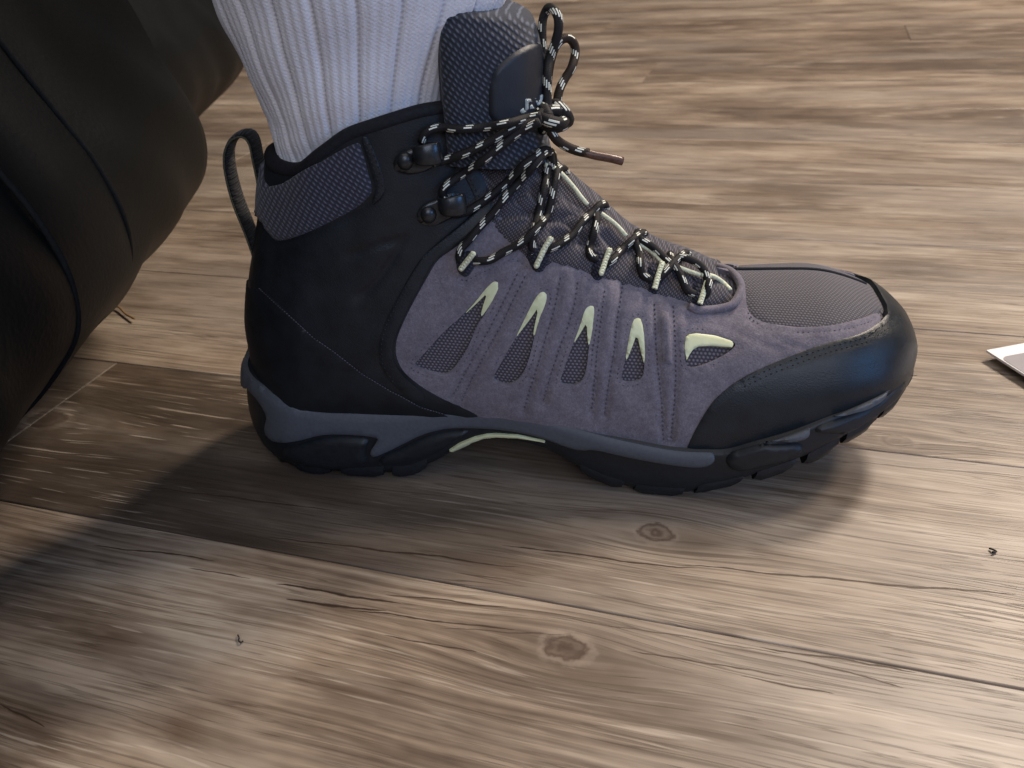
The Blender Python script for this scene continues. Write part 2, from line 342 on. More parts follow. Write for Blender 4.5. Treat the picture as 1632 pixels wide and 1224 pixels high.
    pore = t.math('MULTIPLY', t.range(nz(26, 760, 2, 0.5, 41.0), 0.66, 0.73), t.range(nz(8, 40, 2, 0.5, 43.0), 0.42, 0.62))
    hr = t.math('ABSOLUTE', t.math('SUBTRACT', nz(7, 330, 1, 0.5, 61.0), 0.5)); hrm = t.math('MULTIPLY', t.range(hr, 0.006, 0.030, 1.0, 0.0), t.range(nz(15, 70, 2, 0.5, 63.0), 0.44, 0.60))
    h2 = t.math('ABSOLUTE', t.math('SUBTRACT', nz(16, 520, 1, 0.5, 71.0), 0.47)); h2m = t.math('MULTIPLY', t.range(h2, 0.010, 0.035, 1.0, 0.0), t.range(nz(20, 110, 2, 0.5, 73.0), 0.46, 0.60))
    pore = t.math('MAXIMUM', pore, t.math('MAXIMUM', t.math('MULTIPLY', hrm, 0.85), t.math('MULTIPLY', h2m, 0.8)))
    dark = t.math('MAXIMUM', t.math('MULTIPLY', ckm, 0.7), t.math('MULTIPLY', pore, 0.5))
    wb = t.math('MULTIPLY', t.math('SUBTRACT', t.noise(t.vec(t.math('MULTIPLY', p, 38.0), t.math('MULTIPLY', q, 60.0)), 1.0, 3), 0.5), 0.0042)
    wq = t.math('ADD', q, wb); wn = t.math('MULTIPLY', t.noise(t.vec(t.math('MULTIPLY', p, 120.0), q), 1.0, 2), 1.6)
    for (p0, q0), (p1, q1), wd, st_ in CRACKS:
        u = t.math('DIVIDE', t.math('SUBTRACT', p, p0), p1 - p0); off = t.math('ABSOLUTE', t.math('SUBTRACT', wq, t.math('MULTIPLY_ADD', u, q1 - q0, q0)))
        ends = t.math('MULTIPLY', t.math('MULTIPLY', u, t.math('SUBTRACT', 1.0, u)), 4.0, clamp=True)
        ww = t.math('MULTIPLY', t.math('MULTIPLY', t.math('POWER', t.math('MAXIMUM', ends, 0.0), 0.5), wn), wd)
        k = t.math('MULTIPLY', t.math('SUBTRACT', 1.0, t.math('DIVIDE', off, t.math('MAXIMUM', ww, 0.00001)), clamp=True), st_ * 1.6, clamp=True)
        dark = t.math('MAXIMUM', dark, t.math('MULTIPLY', k, t.math('GREATER_THAN', ends, 0.001)))
    c = t.mix(dark, c, (0.045, 0.028, 0.018, 1))
    c = t.mix(t.math('MULTIPLY', kmask, 0.85), c, (0.075, 0.045, 0.031, 1))
    c = t.mix(t.math('MULTIPLY', halo, 0.22), c, (0.42, 0.34, 0.27, 1))
    h = t.math('SUBTRACT', t.math('ADD', t.math('MULTIPLY', fine, 0.5), t.math('MULTIPLY', mid, 0.4)), t.math('MULTIPLY', dark, 0.9))
    return t.out(c, t.math('ADD', 0.33, t.math('MULTIPLY', fine, 0.2)), t.bump(h, 0.0005, 0.45))
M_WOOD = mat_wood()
PW, PL = 0.1218, 1.22; Q0 = -0.0765
fl = mesh_obj('floor', [(-4, -1.2, -0.012), (5, -1.2, -0.012), (5, 6, -0.012), (-4, 6, -0.012)], [(0, 1, 2, 3)], mat_plain('dark_underlay', (0.02, 0.015, 0.012), 0.9), None, False)
tag(fl, 'grey brown weathered wood plank floor under the boot', None, None, 'structure')
def plank_mesh():
    bm = bmesh.new(); bmesh.ops.create_cube(bm, size=1.0)
    bmesh.ops.scale(bm, vec=(PL - 0.0004, PW - 0.0004, 0.008), verts=bm.verts)
    top = [e for e in bm.edges if all(v.co.z > 0 for v in e.verts)]
    bmesh.ops.bevel(bm, geom=top, offset=0.0006, segments=2, affect='EDGES', profile=0.5)
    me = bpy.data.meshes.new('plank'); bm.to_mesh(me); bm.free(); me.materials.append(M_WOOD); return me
pm = plank_mesh(); ang = math.atan2(PD[1], PD[0])
starts = {-2: -0.7, -1: -0.62, 0: -0.55, 1: -0.125, 2: -0.62, 3: -0.75, 4: -0.55, 5: -0.3}
for k in range(-3, 28):
    qc = Q0 + PW * (k + 0.5) - PW
    s0 = starts.get(k, -PL * ((k * 0.37) % 1.0))
    tint = {8: -0.9, 9: -1.1, 10: -0.8, 6: -0.3, -2: 0.5, -1: 0.4, 0: 0.0, 1: 0.25, 2: 0.0, 3: 0.25}.get(k, random.uniform(-0.6, 0.5)); qd = qc
    i0 = -2 if k > 6 else -1
    for j in range(i0, 3):
        pc = s0 + PL * (j + 0.5)
        if pc * PD[0] + qd * PQ[0] > 2.9 or pc < -3.0: continue
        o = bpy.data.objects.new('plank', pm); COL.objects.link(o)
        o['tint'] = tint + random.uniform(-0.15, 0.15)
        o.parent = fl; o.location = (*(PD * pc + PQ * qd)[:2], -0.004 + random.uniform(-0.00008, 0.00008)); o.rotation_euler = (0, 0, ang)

# ------------------------------------------------------------------ couch (left)
M_COUCH = mat_leather('black_couch_leather', (0.0032, 0.0038, 0.0040), 0.48, 420, 0.00014, 0.16)
M_PIPE = mat_plain('couch_piping', (0.009, 0.009, 0.0085), 0.8, 600, 0.3, 0.0001, 0.1)
def couch():
    root = empty('couch', (-0.2, 0.0, 0.0), 'black leather couch front bulging over the floor behind the heel', 'couch')
    d = np.array([-0.160, 0.981, 0]); d /= np.linalg.norm(d); u = np.array([d[1], -d[0], 0]); E0 = np.array([-0.025, -0.060, 0.0])
    prof = np.array([(-0.30, 0.030), (-0.16, 0.030), (-0.095, 0.032), (-0.060, 0.041), (-0.036, 0.056), (-0.017, 0.073), (-0.004, 0.09), (0.0, 0.112), (-0.004, 0.135), (-0.012, 0.155), (-0.026, 0.188), (-0.050, 0.25), (-0.075, 0.32), (-0.11, 0.375), (-0.17, 0.405), (-0.30, 0.415)])
    pr = catmull(prof, 6)
    seams = [-0.19, -0.10, 0.0, 0.0635]                                    # distances along d of the piped seams
    def body(a0, a1, du, name, r0=0.03, r1=0.05, seam=True):
        n = 64; A = np.linspace(0, 1, n); A = a0 + (a1 - a0) * (0.5 - 0.5 * np.cos(A * math.pi)); V = []
        for a in A:
            e0 = min(1, max(0, (a - a0) / r0)); e1 = min(1, max(0, (a1 - a) / r1)); e = math.sqrt(max(0, 1 - (1 - e0) ** 2)) * math.sqrt(max(0, 1 - (1 - e1) ** 2))
            puff = 0.0
            if seam:
                ds = min(abs(a - s) for s in seams); puff = -0.0030 * math.exp(-(ds / 0.008) ** 2)
            for j, (x, z) in enumerate(pr):
                wob = 0.0022 * math.sin(a * 41 + z * 30) * math.sin(z * 55 + a * 17) + 0.0012 * math.sin(a * 90 + 2 + z * 70)
                k = 0.12 + 0.88 * e
                V.append(E0 + d * a + u * (-0.30 + (x + 0.30 + puff + wob + du) * k) + np.array([0, 0, 0.17 + (z - 0.17) * (0.55 + 0.45 * e)]))
        m = len(pr); F = [(i*m+j, i*m+j+1, (i+1)*m+j+1, (i+1)*m+j) for i in range(n-1) for j in range(m-1)]
        F += [tuple(range(m)), tuple((n-1)*m + j for j in range(m))[::-1]]; F += [(i*m, (i+1)*m, (i+1)*m+m-1, i*m+m-1) for i in range(n-1)]
        return fixn(mesh_obj(name, V, F, M_COUCH, root))
    body(-0.42, 0.252, 0.0, 'front_panel'); body(0.255, 0.72, -0.060, 'front_panel', seam=False)
    for s in seams:
        P = np.array([E0 + d * s + u * (x - 0.0015) + np.array([0, 0, z]) for x, z in pr[6:]])
        V, F, UV = tube(P, 0.0014, 8); mesh_obj('piping', V, F, M_PIPE, root)
    return root
couch()
# ------------------------------------------------------------------ boot surfaces
# stations of the upper from toe tip to collar: top point T, bottom point B (x, z in mm) and half widths along the ruling
TG = [0, .04, .12, .25, .45, .65, .82, .93, 1]
ST = [((301.2, 43), (300.0, 36), [0, .1, .2, .2, .2, .2, .2, .1, 0]),
      ((300.4, 47), (299.0, 36), [0, 3, 5, 7, 8, 8, 8, 7, 6]),
      ((297.2, 55), (296.0, 36), [0, 5, 10, 14, 16, 17, 17, 16, 14]),
      ((290.0, 63.5), (289.0, 35), [0, 9, 16, 23, 26.5, 28.5, 29, 28, 25]),
      ((277.0, 71.5), (279.0, 33), [0, 11, 20, 29, 35, 38, 38, 38, 35]),
      ((257.0, 77), (261.0, 28), [0, 12, 23, 33, 41, 44.5, 45, 44, 42]),
      ((225.0, 78.0), (232.0, 18), [0, 12, 22, 34, 43, 47, 48.5, 48, 46]),
      ((203.0, 86), (205.0, 10), [0, 11, 21, 33, 42, 46.5, 48, 47.5, 46]),
      ((182.0, 98), (178.0, 12), [0, 10, 20, 32, 40, 44.5, 45.5, 44.5, 43]),
      ((165.0, 114), (145.0, 20), [0, 9, 19, 31, 39, 43, 44, 42, 38]),
      ((151.0, 127), (105.0, 28), [0, 9, 19, 30, 37, 40, 40, 38, 34]),
      ((148.0, 134), (60.0, 26), [0, 10, 20, 30, 36, 39, 39, 36, 32]),
      ((145.0, 140), (22.0, 24), [0, 10, 20, 30, 36, 38, 37, 31, 20]),
      ((143.0, 144), (10.0, 38), [0, 11, 20, 30, 36, 37, 32, 20, 0]),
      ((141.0, 147), (11.0, 58), [0, 11, 20, 30, 36, 36, 30, 19, 0]),
      ((139.0, 149), (16.5, 80), [0, 11, 20, 30, 36, 35, 29, 18, 0]),
      ((137.0, 151), (23.0, 97), [0, 11, 20, 30, 35, 34, 27, 17, 0]),
      ((135.0, 152), (31.5, 120), [0, 11, 20, 29, 34, 33, 26, 17, 0]),
      ((133.0, 153), (38.0, 138), [0, 11, 20, 29, 33.5, 33, 26, 17, 0])]
NS = len(ST) - 1; SK = np.arange(NS + 1.0)
STT = np.array([s[0] for s in ST], float); STB = np.array([s[1] for s in ST], float); STW = np.array([s[2] for s in ST], float)
RIM_T = [0, .15, .28, .52, .66, .80, .90, 1]; RIM_Z = [2, 6, 8, 6.5, 1.5, -4, -3, 0]
def base_eval(s, t):
    s = np.clip(np.asarray(s, float), 0, NS); t = np.clip(np.asarray(t, float), 0, 1)
    T = pchip(SK, STT, s); B = pchip(SK, STB, s); W = pchip_rows(TG, pchip(SK, STW, s), t)
    P = T * (1 - t)[:, None] + B * t[:, None]
    k = np.clip((s - (NS - 4)) / 4, 0, 1) ** 1.5
    dz = np.interp(t, np.linspace(0, 1, 101), pchip(RIM_T, RIM_Z, np.linspace(0, 1, 101))) * k
    return np.stack([P[:, 0], -W, P[:, 1] + dz], 1) * MM
def base_norm(s, t):
    s = np.asarray(s, float); t = np.asarray(t, float); e = 0.02; f = 0.004
    t2 = np.clip(t, 0.006, 0.994); s2 = np.clip(s, 0.9, NS - 0.03)
    a = base_eval(s2 + e, t2) - base_eval(s2 - e, t2); b = base_eval(s2, t2 + f) - base_eval(s2, t2 - f)
    n = np.cross(a, b); n /= np.linalg.norm(n, axis=1)[:, None] + 1e-12
    c = pchip(SK, (STT + STB) / 2, s2) * MM; C = np.stack([c[:, 0], 0 * c[:, 0], c[:, 1]], 1)
    sg = np.sign(np.sum(n * (base_eval(s2, t2) - C), 1)); return n * sg[:, None]
# sole wall: near-side plan outline, bottom and top heights
OUT = np.array([(9.0, 0), (10.3, -10.5), (14, -19.5), (21.5, -28), (37, -35.5), (70, -38), (110, -37), (145, -41.5), (175, -47.5), (205, -51.5), (235, -53), (257, -49), (275, -41), (289, -29), (298.5, -15), (302.5, 0)], float)
OU = np.r_[0, np.cumsum(np.linalg.norm(np.diff(OUT, axis=0), axis=1))]; OU /= OU[-1]
ZT = [(8, 47), (14, 46.5), (25, 44.5), (45, 37), (80, 36), (115, 37), (140, 35.5), (160, 31.5), (181, 27.5), (206, 24.5), (217, 24.5), (232, 29), (245, 33), (262, 39), (280, 42), (293, 43), (303, 42)]
ZB = [(8, 10), (11, 6), (17, 1), (30, 0), (80, 0), (95, 5), (110, 14), (125, 19), (145, 16), (160, 8), (175, 2), (185, 0), (205, 0), (212, 3), (224, 7), (240, 12), (253, 16), (265, 21), (276, 25), (291, 29), (303, 33)]
VG = [0, .12, .3, .6, .88, 1]; VO = [-1.0, 1.2, 2.0, 1.8, 1.4, 0.6]
def sole_eval(u, v):
    u = np.clip(np.asarray(u, float), 0, 1); v = np.clip(np.asarray(v, float), 0, 1)
    P = pchip(OU, OUT, u); e = 0.004; D = pchip(OU, OUT, np.clip(u + e, 0, 1)) - pchip(OU, OUT, np.clip(u - e, 0, 1))
    D /= np.linalg.norm(D, axis=1)[:, None]; N = np.stack([D[:, 1], -D[:, 0]], 1); N = np.where((u < 1e-6)[:, None], np.array([[-1., 0]]), N); N = np.where((u > 1 - 1e-6)[:, None], np.array([[1., 0]]), N)
    o = pchip(VG, VO, v); zt = pchip(*np.array(ZT, float).T, P[:, 0]); zb = pchip(*np.array(ZB, float).T, P[:, 0]) + 2.2 + 2.6 * np.clip((P[:, 0] - 226) / 16, 0, 1) * np.clip((300 - P[:, 0]) / 8, 0, 1)
    lean = 5.0 * np.exp(-(u / 0.10) ** 2) * np.sin(np.clip(1 - v, 0, 1) * math.pi * 0.62)
    return np.stack([P[:, 0] + N[:, 0] * o - lean, P[:, 1] + N[:, 1] * o, zb + (zt - zb) * v], 1) * MM
def sole_norm(u, v):
    u2 = np.clip(u, 0.004, 0.996); v2 = np.clip(v, 0.02, 0.98)
    a = sole_eval(u2 + .004, v2) - sole_eval(u2 - .004, v2); b = sole_eval(u2, v2 + .02) - sole_eval(u2, v2 - .02)
    n = np.cross(a, b); n /= np.linalg.norm(n, axis=1)[:, None] + 1e-12
    C = np.array([[0.15, 0, 0.02]]); P = sole_eval(u2, v2); out = P - C; out[:, 0] *= 0.15
    sg = np.sign(np.sum(n * out, 1)); return n * sg[:, None]
class Surf:
    def __init__(s, ev, no, su, sv, nu, nv, umax, vmax):
        s.ev, s.no, s.su, s.sv = ev, no, su, sv
        U, V = np.meshgrid(np.linspace(0, umax, nu), np.linspace(0, vmax, nv), indexing='ij'); s.U, s.V = U.ravel(), V.ravel(); s.P = ev(s.U, s.V)
        i = np.arange(nu - 1)[:, None] * nv + np.arange(nv - 1)[None, :]; i = i.ravel(); s.nu, s.nv = nu, nv
        s.F = np.r_[np.stack([i, i + 1, i + nv + 1], 1), np.stack([i, i + nv + 1, i + nv], 1)]
        s.bvh = BVHTree.FromPolygons([Vector(p) for p in s.P], [tuple(map(int, f)) for f in s.F])
    def bary(s, f, p):
        a, b, c = s.F[f]; A, B, C = s.P[a], s.P[b], s.P[c]; v0, v1, v2 = B - A, C - A, np.array(p) - A
        d00, d01, d11, d20, d21 = v0 @ v0, v0 @ v1, v1 @ v1, v2 @ v0, v2 @ v1; den = d00 * d11 - d01 * d01
        if abs(den) < 1e-22: return s.U[a], s.V[a]
        y = (d11 * d20 - d01 * d21) / den; z = (d00 * d21 - d01 * d20) / den; x = 1 - y - z
        return x * s.U[a] + y * s.U[b] + z * s.U[c], x * s.V[a] + y * s.V[b] + z * s.V[c]
    def hit(s, px):
        r = ray(px); loc, n, f, d = s.bvh.ray_cast(Vector(CAM), Vector(r))
        if loc is None:                              # just past the silhouette: nearest point of the surface
            q = None
            for k in np.linspace(0.30, 0.50, 41):
                l2, n2, f2, d2 = s.bvh.find_nearest(Vector(CAM + r * k))
                if q is None or d2 < q[0]: q = (d2, l2, f2)
            loc, f = q[1], q[2]
        return s.bary(f, loc)
BASE = Surf(base_eval, base_norm, 17.0, 100.0, 221, 91, NS, 1.0)
SOLE = Surf(sole_eval, sole_norm, 340.0, 30.0, 241, 25, 1.0, 1.0)

def trace(surf, pts, step=3.5, closed=False):
    """pixels of the photograph (or ('st', a, b)) -> surface coordinates, densified; also a flag that is True on explicit points"""
    P = list(pts) + ([pts[0]] if closed else []); out, fl = [], []
    last = None
    for i in range(len(P) - 1):
        a, b = P[i], P[i + 1]; ea, eb = a[0] == 'st', b[0] == 'st'
        if not ea and not eb:
            n = max(1, int(math.hypot(b[0] - a[0], b[1] - a[1]) / step))
            for j in range(n):
                k = j / n; out.append(surf.hit((a[0] + (b[0] - a[0]) * k, a[1] + (b[1] - a[1]) * k))); fl.append(False)
        else:
            A = a[1:] if ea else surf.hit(a); B = b[1:] if eb else surf.hit(b)
            n = max(1, int(math.hypot((B[0] - A[0]) * surf.su, (B[1] - A[1]) * surf.sv) / 3.0))
            for j in range(n):
                k = j / n; out.append((A[0] + (B[0] - A[0]) * k, A[1] + (B[1] - A[1]) * k)); fl.append(ea and (eb or j == 0))
    if not closed:
        e = P[-1]; out.append(e[1:] if e[0] == 'st' else surf.hit(e)); fl.append(e[0] == 'st')
    return np.array(out, float), np.array(fl)
def smooth_px(pts, closed=True, it=2):
    for _ in range(it):
        n = []; N = len(pts)
        for i in range(N if closed else N - 1):
            a, b = pts[i], pts[(i + 1) % N]
            if a[0] == 'st' or b[0] == 'st':
                if a[0] == 'st' or (pts[i-1][0] != 'st' if i else True): n.append(a)
                if b[0] == 'st': continue
                continue
            n.append((a[0]*.75 + b[0]*.25, a[1]*.75 + b[1]*.25)); n.append((a[0]*.25 + b[0]*.75, a[1]*.25 + b[1]*.75))
        if not closed: n = [pts[0]] + n + [pts[-1]]
        pts = n
    return pts
def inpoly(pts, poly):
    x, y = pts[:, 0], pts[:, 1]; r = np.zeros(len(pts), bool); X, Y = poly[:, 0], poly[:, 1]; j = len(poly) - 1
    for i in range(len(poly)):
        c = (Y[i] > y) != (Y[j] > y)
        with np.errstate(divide='ignore', invalid='ignore'): r ^= c & (x < (X[j] - X[i]) * (y - Y[i]) / (Y[j] - Y[i] + 1e-30) + X[i])
        j = i
    return r
def mind(A, B):
    if len(B) == 0: return np.full(len(A), 1e9)
    out = np.empty(len(A))
    for i in range(0, len(A), 1500): out[i:i+1500] = np.sqrt(((A[i:i+1500, None, :] - B[None]) ** 2).sum(2).min(1))
    return out
def panel(name, outline, h, mat, parent, surf=BASE, holes=(), grooves=(), step=2.2, edge=1.3, mirror=False, bulge=0.0, bw=6.0, base=-0.4, smooth=2, wob=0.0, kind=None, hbase=None, roll=None, skirt=-0.45):
    """a piece of material lying on a boot surface: traced outline, real thickness h (mm), rolled edge, stitched grooves, cut-outs"""
    sc2 = np.array([surf.su, surf.sv])
    o_st, o_fl = trace(surf, smooth_px(outline, True, int(smooth)) if smooth else outline, closed=True)
    loops = [(o_st, o_fl)] + [trace(surf, smooth_px(hh), closed=True) for hh in holes]
    B = [l[0] * sc2 for l in loops]
    V2 = np.concatenate(B); edges = []; k = 0
    for b in B:
        n = len(b); edges += [(k + i, k + (i + 1) % n) for i in range(n)]; k += n
    nb = len(V2); ok = lambda q: inpoly(q, B[0]) & ~np.any([inpoly(q, b) for b in B[1:]] or [np.zeros(len(q), bool)], axis=0)
    ring = []
    for b in B:
        d = np.roll(b, -1, 0) - np.roll(b, 1, 0); d /= np.linalg.norm(d, axis=1)[:, None] + 1e-9; nn = np.stack([-d[:, 1], d[:, 0]], 1)
        for sg in (1, -1):
            q = b + nn * edge * sg; d3 = np.linalg.norm(surf.ev(*(q / sc2).T) - surf.ev(*(b / sc2).T), axis=1) * 1000; k3 = np.clip(edge / (d3 + 1e-3), 0.5, 6.0)
            ring.append(b + nn * edge * sg * k3[:, None])
    ring = np.concatenate(ring); ring = ring[ok(ring)]
    if len(ring): ring = ring[mind(ring, V2) > edge * 0.8]
    keep = []
    if len(ring):
        seen = set()
        for i, q in enumerate(ring):
            c = (int(q[0] / (edge * .7)), int(q[1] / (edge * .7)))
            if c not in seen: seen.add(c); keep.append(i)
        ring = ring[keep]
    lo, hi = B[0].min(0), B[0].max(0); gx = np.arange(lo[0], hi[0], step); gy = np.arange(lo[1], hi[1], step * 0.87)
    G = np.array([(x + (step / 2 if j % 2 else 0), y) for j, y in enumerate(gy) for x in gx])
    if len(G):
        G = G[ok(G)]
        if len(G): G = G[mind(G, np.concatenate([V2, ring]) if len(ring) else V2) > edge * 0.9]
    A2 = np.concatenate([V2] + ([ring] if len(ring) else []) + ([G] if len(G) else []))
    vo, eo, fo, ov, oe, of = delaunay_2d_cdt([Vector(v) for v in A2], edges, [], 0, 1e-5)
    vo = np.array([tuple(v) for v in vo]); fo = np.array([f for f in fo if len(f) == 3])
    cen = vo[fo].mean(1); fo = fo[ok(cen)]
    st = vo / sc2; P = surf.ev(st[:, 0], st[:, 1]); N = surf.no(st[:, 0], st[:, 1])
    eb = np.concatenate([surf.ev(l[0][~l[1], 0], l[0][~l[1], 1]) for l in loops]) * 1000
    D = mind(P * 1000, eb)
    x = np.clip(D / edge, 0, 1)
    if roll is not None: base, hbase = h - roll, None
    if hbase is not None and len(loops) > 1:
        hb = np.concatenate([surf.ev(l[0][:, 0], l[0][:, 1]) for l in loops[1:]]) * 1000; base = np.where(mind(P * 1000, hb) < D + 0.01, hbase, base)
    H = base + (h - base) * np.sqrt(np.clip(1 - (1 - x) ** 2, 0, 1))
    if bulge: y = np.clip(D / bw, 0, 1); H = H + bulge * np.sqrt(1 - (1 - y) ** 2)
    if wob: H = H + wob * (np.sin(P[:, 0] * 210 + 1.3) * np.sin(P[:, 2] * 260 + P[:, 0] * 90) + 0.5 * np.sin(P[:, 0] * 470 + P[:, 2] * 390))
    for g, dep, wid in grooves:
        gp, _ = trace(surf, g, 4.0); gp = surf.ev(gp[:, 0], gp[:, 1]) * 1000
        H = H - dep * np.exp(-(mind(P * 1000, gp) / wid) ** 2)
    cen0 = np.abs(P[:, 1]) < 2e-5; N[cen0, 1] = 0; N /= np.linalg.norm(N, axis=1)[:, None]
    P0 = P; P = P + N * H[:, None] * MM
    if roll is not None:                                 # a cut edge of real thickness
        ec = {}
        for f in fo:
            for a, b in ((f[0], f[1]), (f[1], f[2]), (f[2], f[0])):
                k = (min(a, b), max(a, b)); ec[k] = None if k in ec else (a, b)
        be = [v for v in ec.values() if v is not None and not (cen0[v[0]] and cen0[v[1]])]; low = {}; extra = []; ef = []
        for a, b in be:
            for q in (a, b):
                if q not in low: low[q] = len(P) + len(extra); extra.append(P0[q] + N[q] * skirt * MM)
            ef += [(b, a, low[a]), (b, low[a], low[b])]
        if extra:
            P = np.concatenate([P, np.array(extra)]); fo = np.concatenate([fo, np.array(ef)]); cen0 = np.concatenate([cen0, np.array([cen0[q] for q in low])])
    used = np.unique(fo); mp = -np.ones(len(P), int); mp[used] = np.arange(len(used)); P = P[used]; c0 = cen0[used]; P[c0, 1] = 0; fo = mp[fo]
    if mirror:
        n = len(P); m2 = np.where(c0, np.arange(n), np.cumsum(~c0) - 1 + n); Q = P[~c0] * np.array([1, -1, 1]); P = np.concatenate([P, Q]); fo = np.concatenate([fo, m2[fo][:, ::-1]])
    o = mesh_obj(name, P, fo, mat, parent, True, None, kind)
    return mark_sharp(o, 55) if roll is not None else fixn(o)
def stitch(lines, mat, parent, surf=BASE, h=1.3, pitch=2.3, ln=1.5, r=0.32, name='stitching', mirror=False):
    a = Acc()
    for L in lines:
        st, _ = trace(surf, L, 4.0); P = surf.ev(st[:, 0], st[:, 1]); N = surf.no(st[:, 0], st[:, 1]); P = P + N * h * MM
        d = np.r_[0, np.cumsum(np.linalg.norm(np.diff(P, axis=0), axis=1))] * 1000
        if d[-1] < pitch: continue
        for q in np.arange(pitch / 2, d[-1] - pitch / 2, pitch):
            f = lambda x: np.array([np.interp(x, d, P[:, i]) for i in range(3)]); nn = np.array([np.interp(q, d, N[:, i]) for i in range(3)])
            A, B = f(q - ln / 2), f(q + ln / 2); T = B - A; T /= np.linalg.norm(T) + 1e-9; S = np.cross(T, nn); S /= np.linalg.norm(S); rr = r * MM
            m = (A + B) / 2; V = [A - nn * rr, m + S * rr * 1.1, m + nn * rr * 1.3, m - S * rr * 1.1, B - nn * rr, A * .75 + B * .25 + nn * rr, A * .25 + B * .75 + nn * rr]
            F = [(0, 1, 5), (5, 1, 2), (0, 5, 3), (5, 2, 3), (2, 1, 6), (6, 1, 4), (2, 6, 3), (6, 4, 3)]
            a.add(V, F)
            if mirror: a.add([v * np.array([1, -1, 1]) for v in V], [f2[::-1] for f2 in F])
    return a.build(name, mat, parent, True, 'stuff')
def offset_px(pts, d, closed=True):
    P = np.array(pts, float); t = (np.roll(P, -1, 0) - np.roll(P, 1, 0)); t /= np.linalg.norm(t, axis=1)[:, None] + 1e-9; n = np.stack([t[:, 1], -t[:, 0]], 1)
    area = np.sum(P[:, 0] * np.roll(P[:, 1], -1) - np.roll(P[:, 0], -1) * P[:, 1]); P = P + n * d * (1 if area > 0 else -1)
    return [tuple(p) for p in P] + ([tuple(P[0])] if closed else [])

BOOT = empty('hiking_boot', (0.15, 0.0, 0.0), 'grey suede and black hiking boot with pale lime trim worn over the white sock', 'boot')

# inner bootie: the mesh fabric shell every overlay lies on
def bootie():
    nu, nv = 200, 72; U, V = np.meshgrid(np.linspace(0, NS, nu), np.linspace(0, 1, nv), indexing='ij'); P = base_eval(U.ravel(), V.ravel()); n = len(P)
    F = [(i*nv+j, i*nv+j+1, (i+1)*nv+j+1, (i+1)*nv+j) for i in range(nu-1) for j in range(nv-1)]
    Q = P * np.array([1, -1, 1]); F += [tuple(k + n for k in f)[::-1] for f in F]
    mesh_obj('bootie', np.r_[P, Q], F, M_WINMESH, BOOT)
    # padded lining just inside the collar
    U, V = np.meshgrid(np.linspace(NS - 3, NS, 16), np.linspace(0.1, 1, 60), indexing='ij'); u, v = U.ravel(), V.ravel(); P = base_eval(u, v) - base_norm(u, v) * 0.0055 * (0.6 + 0.4 * np.sin((u[:, None] - NS + 3) / 3 * math.pi)); P[np.abs(v - 1) < 1e-6, 1] = 0
    n = len(P); F = [(i*60+j, i*60+j+1, (i+1)*60+j+1, (i+1)*60+j) for i in range(15) for j in range(59)]; Q = P * np.array([1, -1, 1])
    mesh_obj('collar_lining', np.r_[P, Q], F + [tuple(k + n for k in f)[::-1] for f in F], M_LINING, BOOT)
bootie()

# ---- side windows and their lime chevrons
W1 = [(796,451),(790,470),(772,503),(762,515),(747,552),(732,576),(718,592),(705,595),(681,589),(661,581),(664,574),(681,557),(710,525),(737,503),(767,469),(784,449)]
W2 = [(867,464),(872,471),(868,488),(860,505),(852,535),(845,567),(835,594),(821,608),(806,611),(794,606),(786,601),(794,586),(813,552),(823,537),(835,510),(852,476),(860,466)]
W3 = [(941,486),(947,491),(943,523),(938,552),(935,586),(928,606),(916,612),(899,611),(892,607),(899,586),(911,552),(924,518),(931,491)]
W4 = [(1014,506),(1022,511),(1027,545),(1027,582),(1024,602),(1010,607),(994,607),(989,602),(995,575),(1002,535),(1006,515)]
W5 = [(1089,548),(1091,537),(1096,533),(1108,532),(1139,537),(1168,546),(1173,553),(1152,568),(1118,582),(1098,586),(1091,579)]
WINS = [W1, W2, W3, W4, W5]
C1 = [(738,503),(762,476),(781,451),(789,447),(796,450),(796,461),(786,478),(767,507),(769,491),(778,465),(762,481)]
C2 = [(822,538),(835,510),(852,476),(860,466),(867,464),(872,471),(868,488),(857,518),(852,535),(850,529),(859,487),(845,508),(830,527)]
C3 = [(912,550),(924,518),(931,492),(937,486),(944,487),(947,493),(943,527),(938,552),(936,542),(934,513),(926,527)]
C4 = [(995,579),(1002,535),(1007,511),(1014,507),(1021,510),(1027,541),(1027,582),(1022,565),(1014,531),(1006,555)]
C5 = [(1093,575),(1090,555),(1091,538),(1097,534),(1108,533),(1139,537),(1166,545),(1168,550),(1166,555),(1132,552),(1112,553),(1103,558),(1098,565)]
# ---- suede upper
THROAT_OUT = [(1393,501),(1370,511),(1320,523),(1270,525),(1220,519),(1200,509),(1189,494),(1188,470),(1186,452)]
SUEDE = [(712,402),(718,395),(740,380),(771,358),(796,342),(806,360),(822,387),(826,402),(806,407),(786,416),(764,424),(747,431),(738,436),(728,428),(724,420)]
SUEDE = [(716,396),(745,377),(771,358),(797,343),(810,364),(824,390),(832,402),(843,417),(856,429),(868,426),(880,418),(894,415),(912,418),(928,430),(946,444),(956,446),(966,443),(978,434),(994,437),(1010,451),(1032,467),(1048,467),(1060,464),(1072,465),(1084,471),(1096,487),(1113,493),(1145,491),(1166,486),(1177,471),(1180,456),(1172,441),('st',6.28,0.0),('st',6.05,0.0)] + THROAT_OUT[::-1] + [(1401,512),(1392,530),(1340,560),(1270,585),(1200,610),(1160,640),(1130,680),(1112,722),(1060,732),(1000,722),(920,703),(838,684),(780,676),(735,668),(690,635),(640,606),(622,572),(622,545),(632,515),(655,475),(690,415),(704,404)]
def px_lines(*ls): return [list(l) for l in ls]
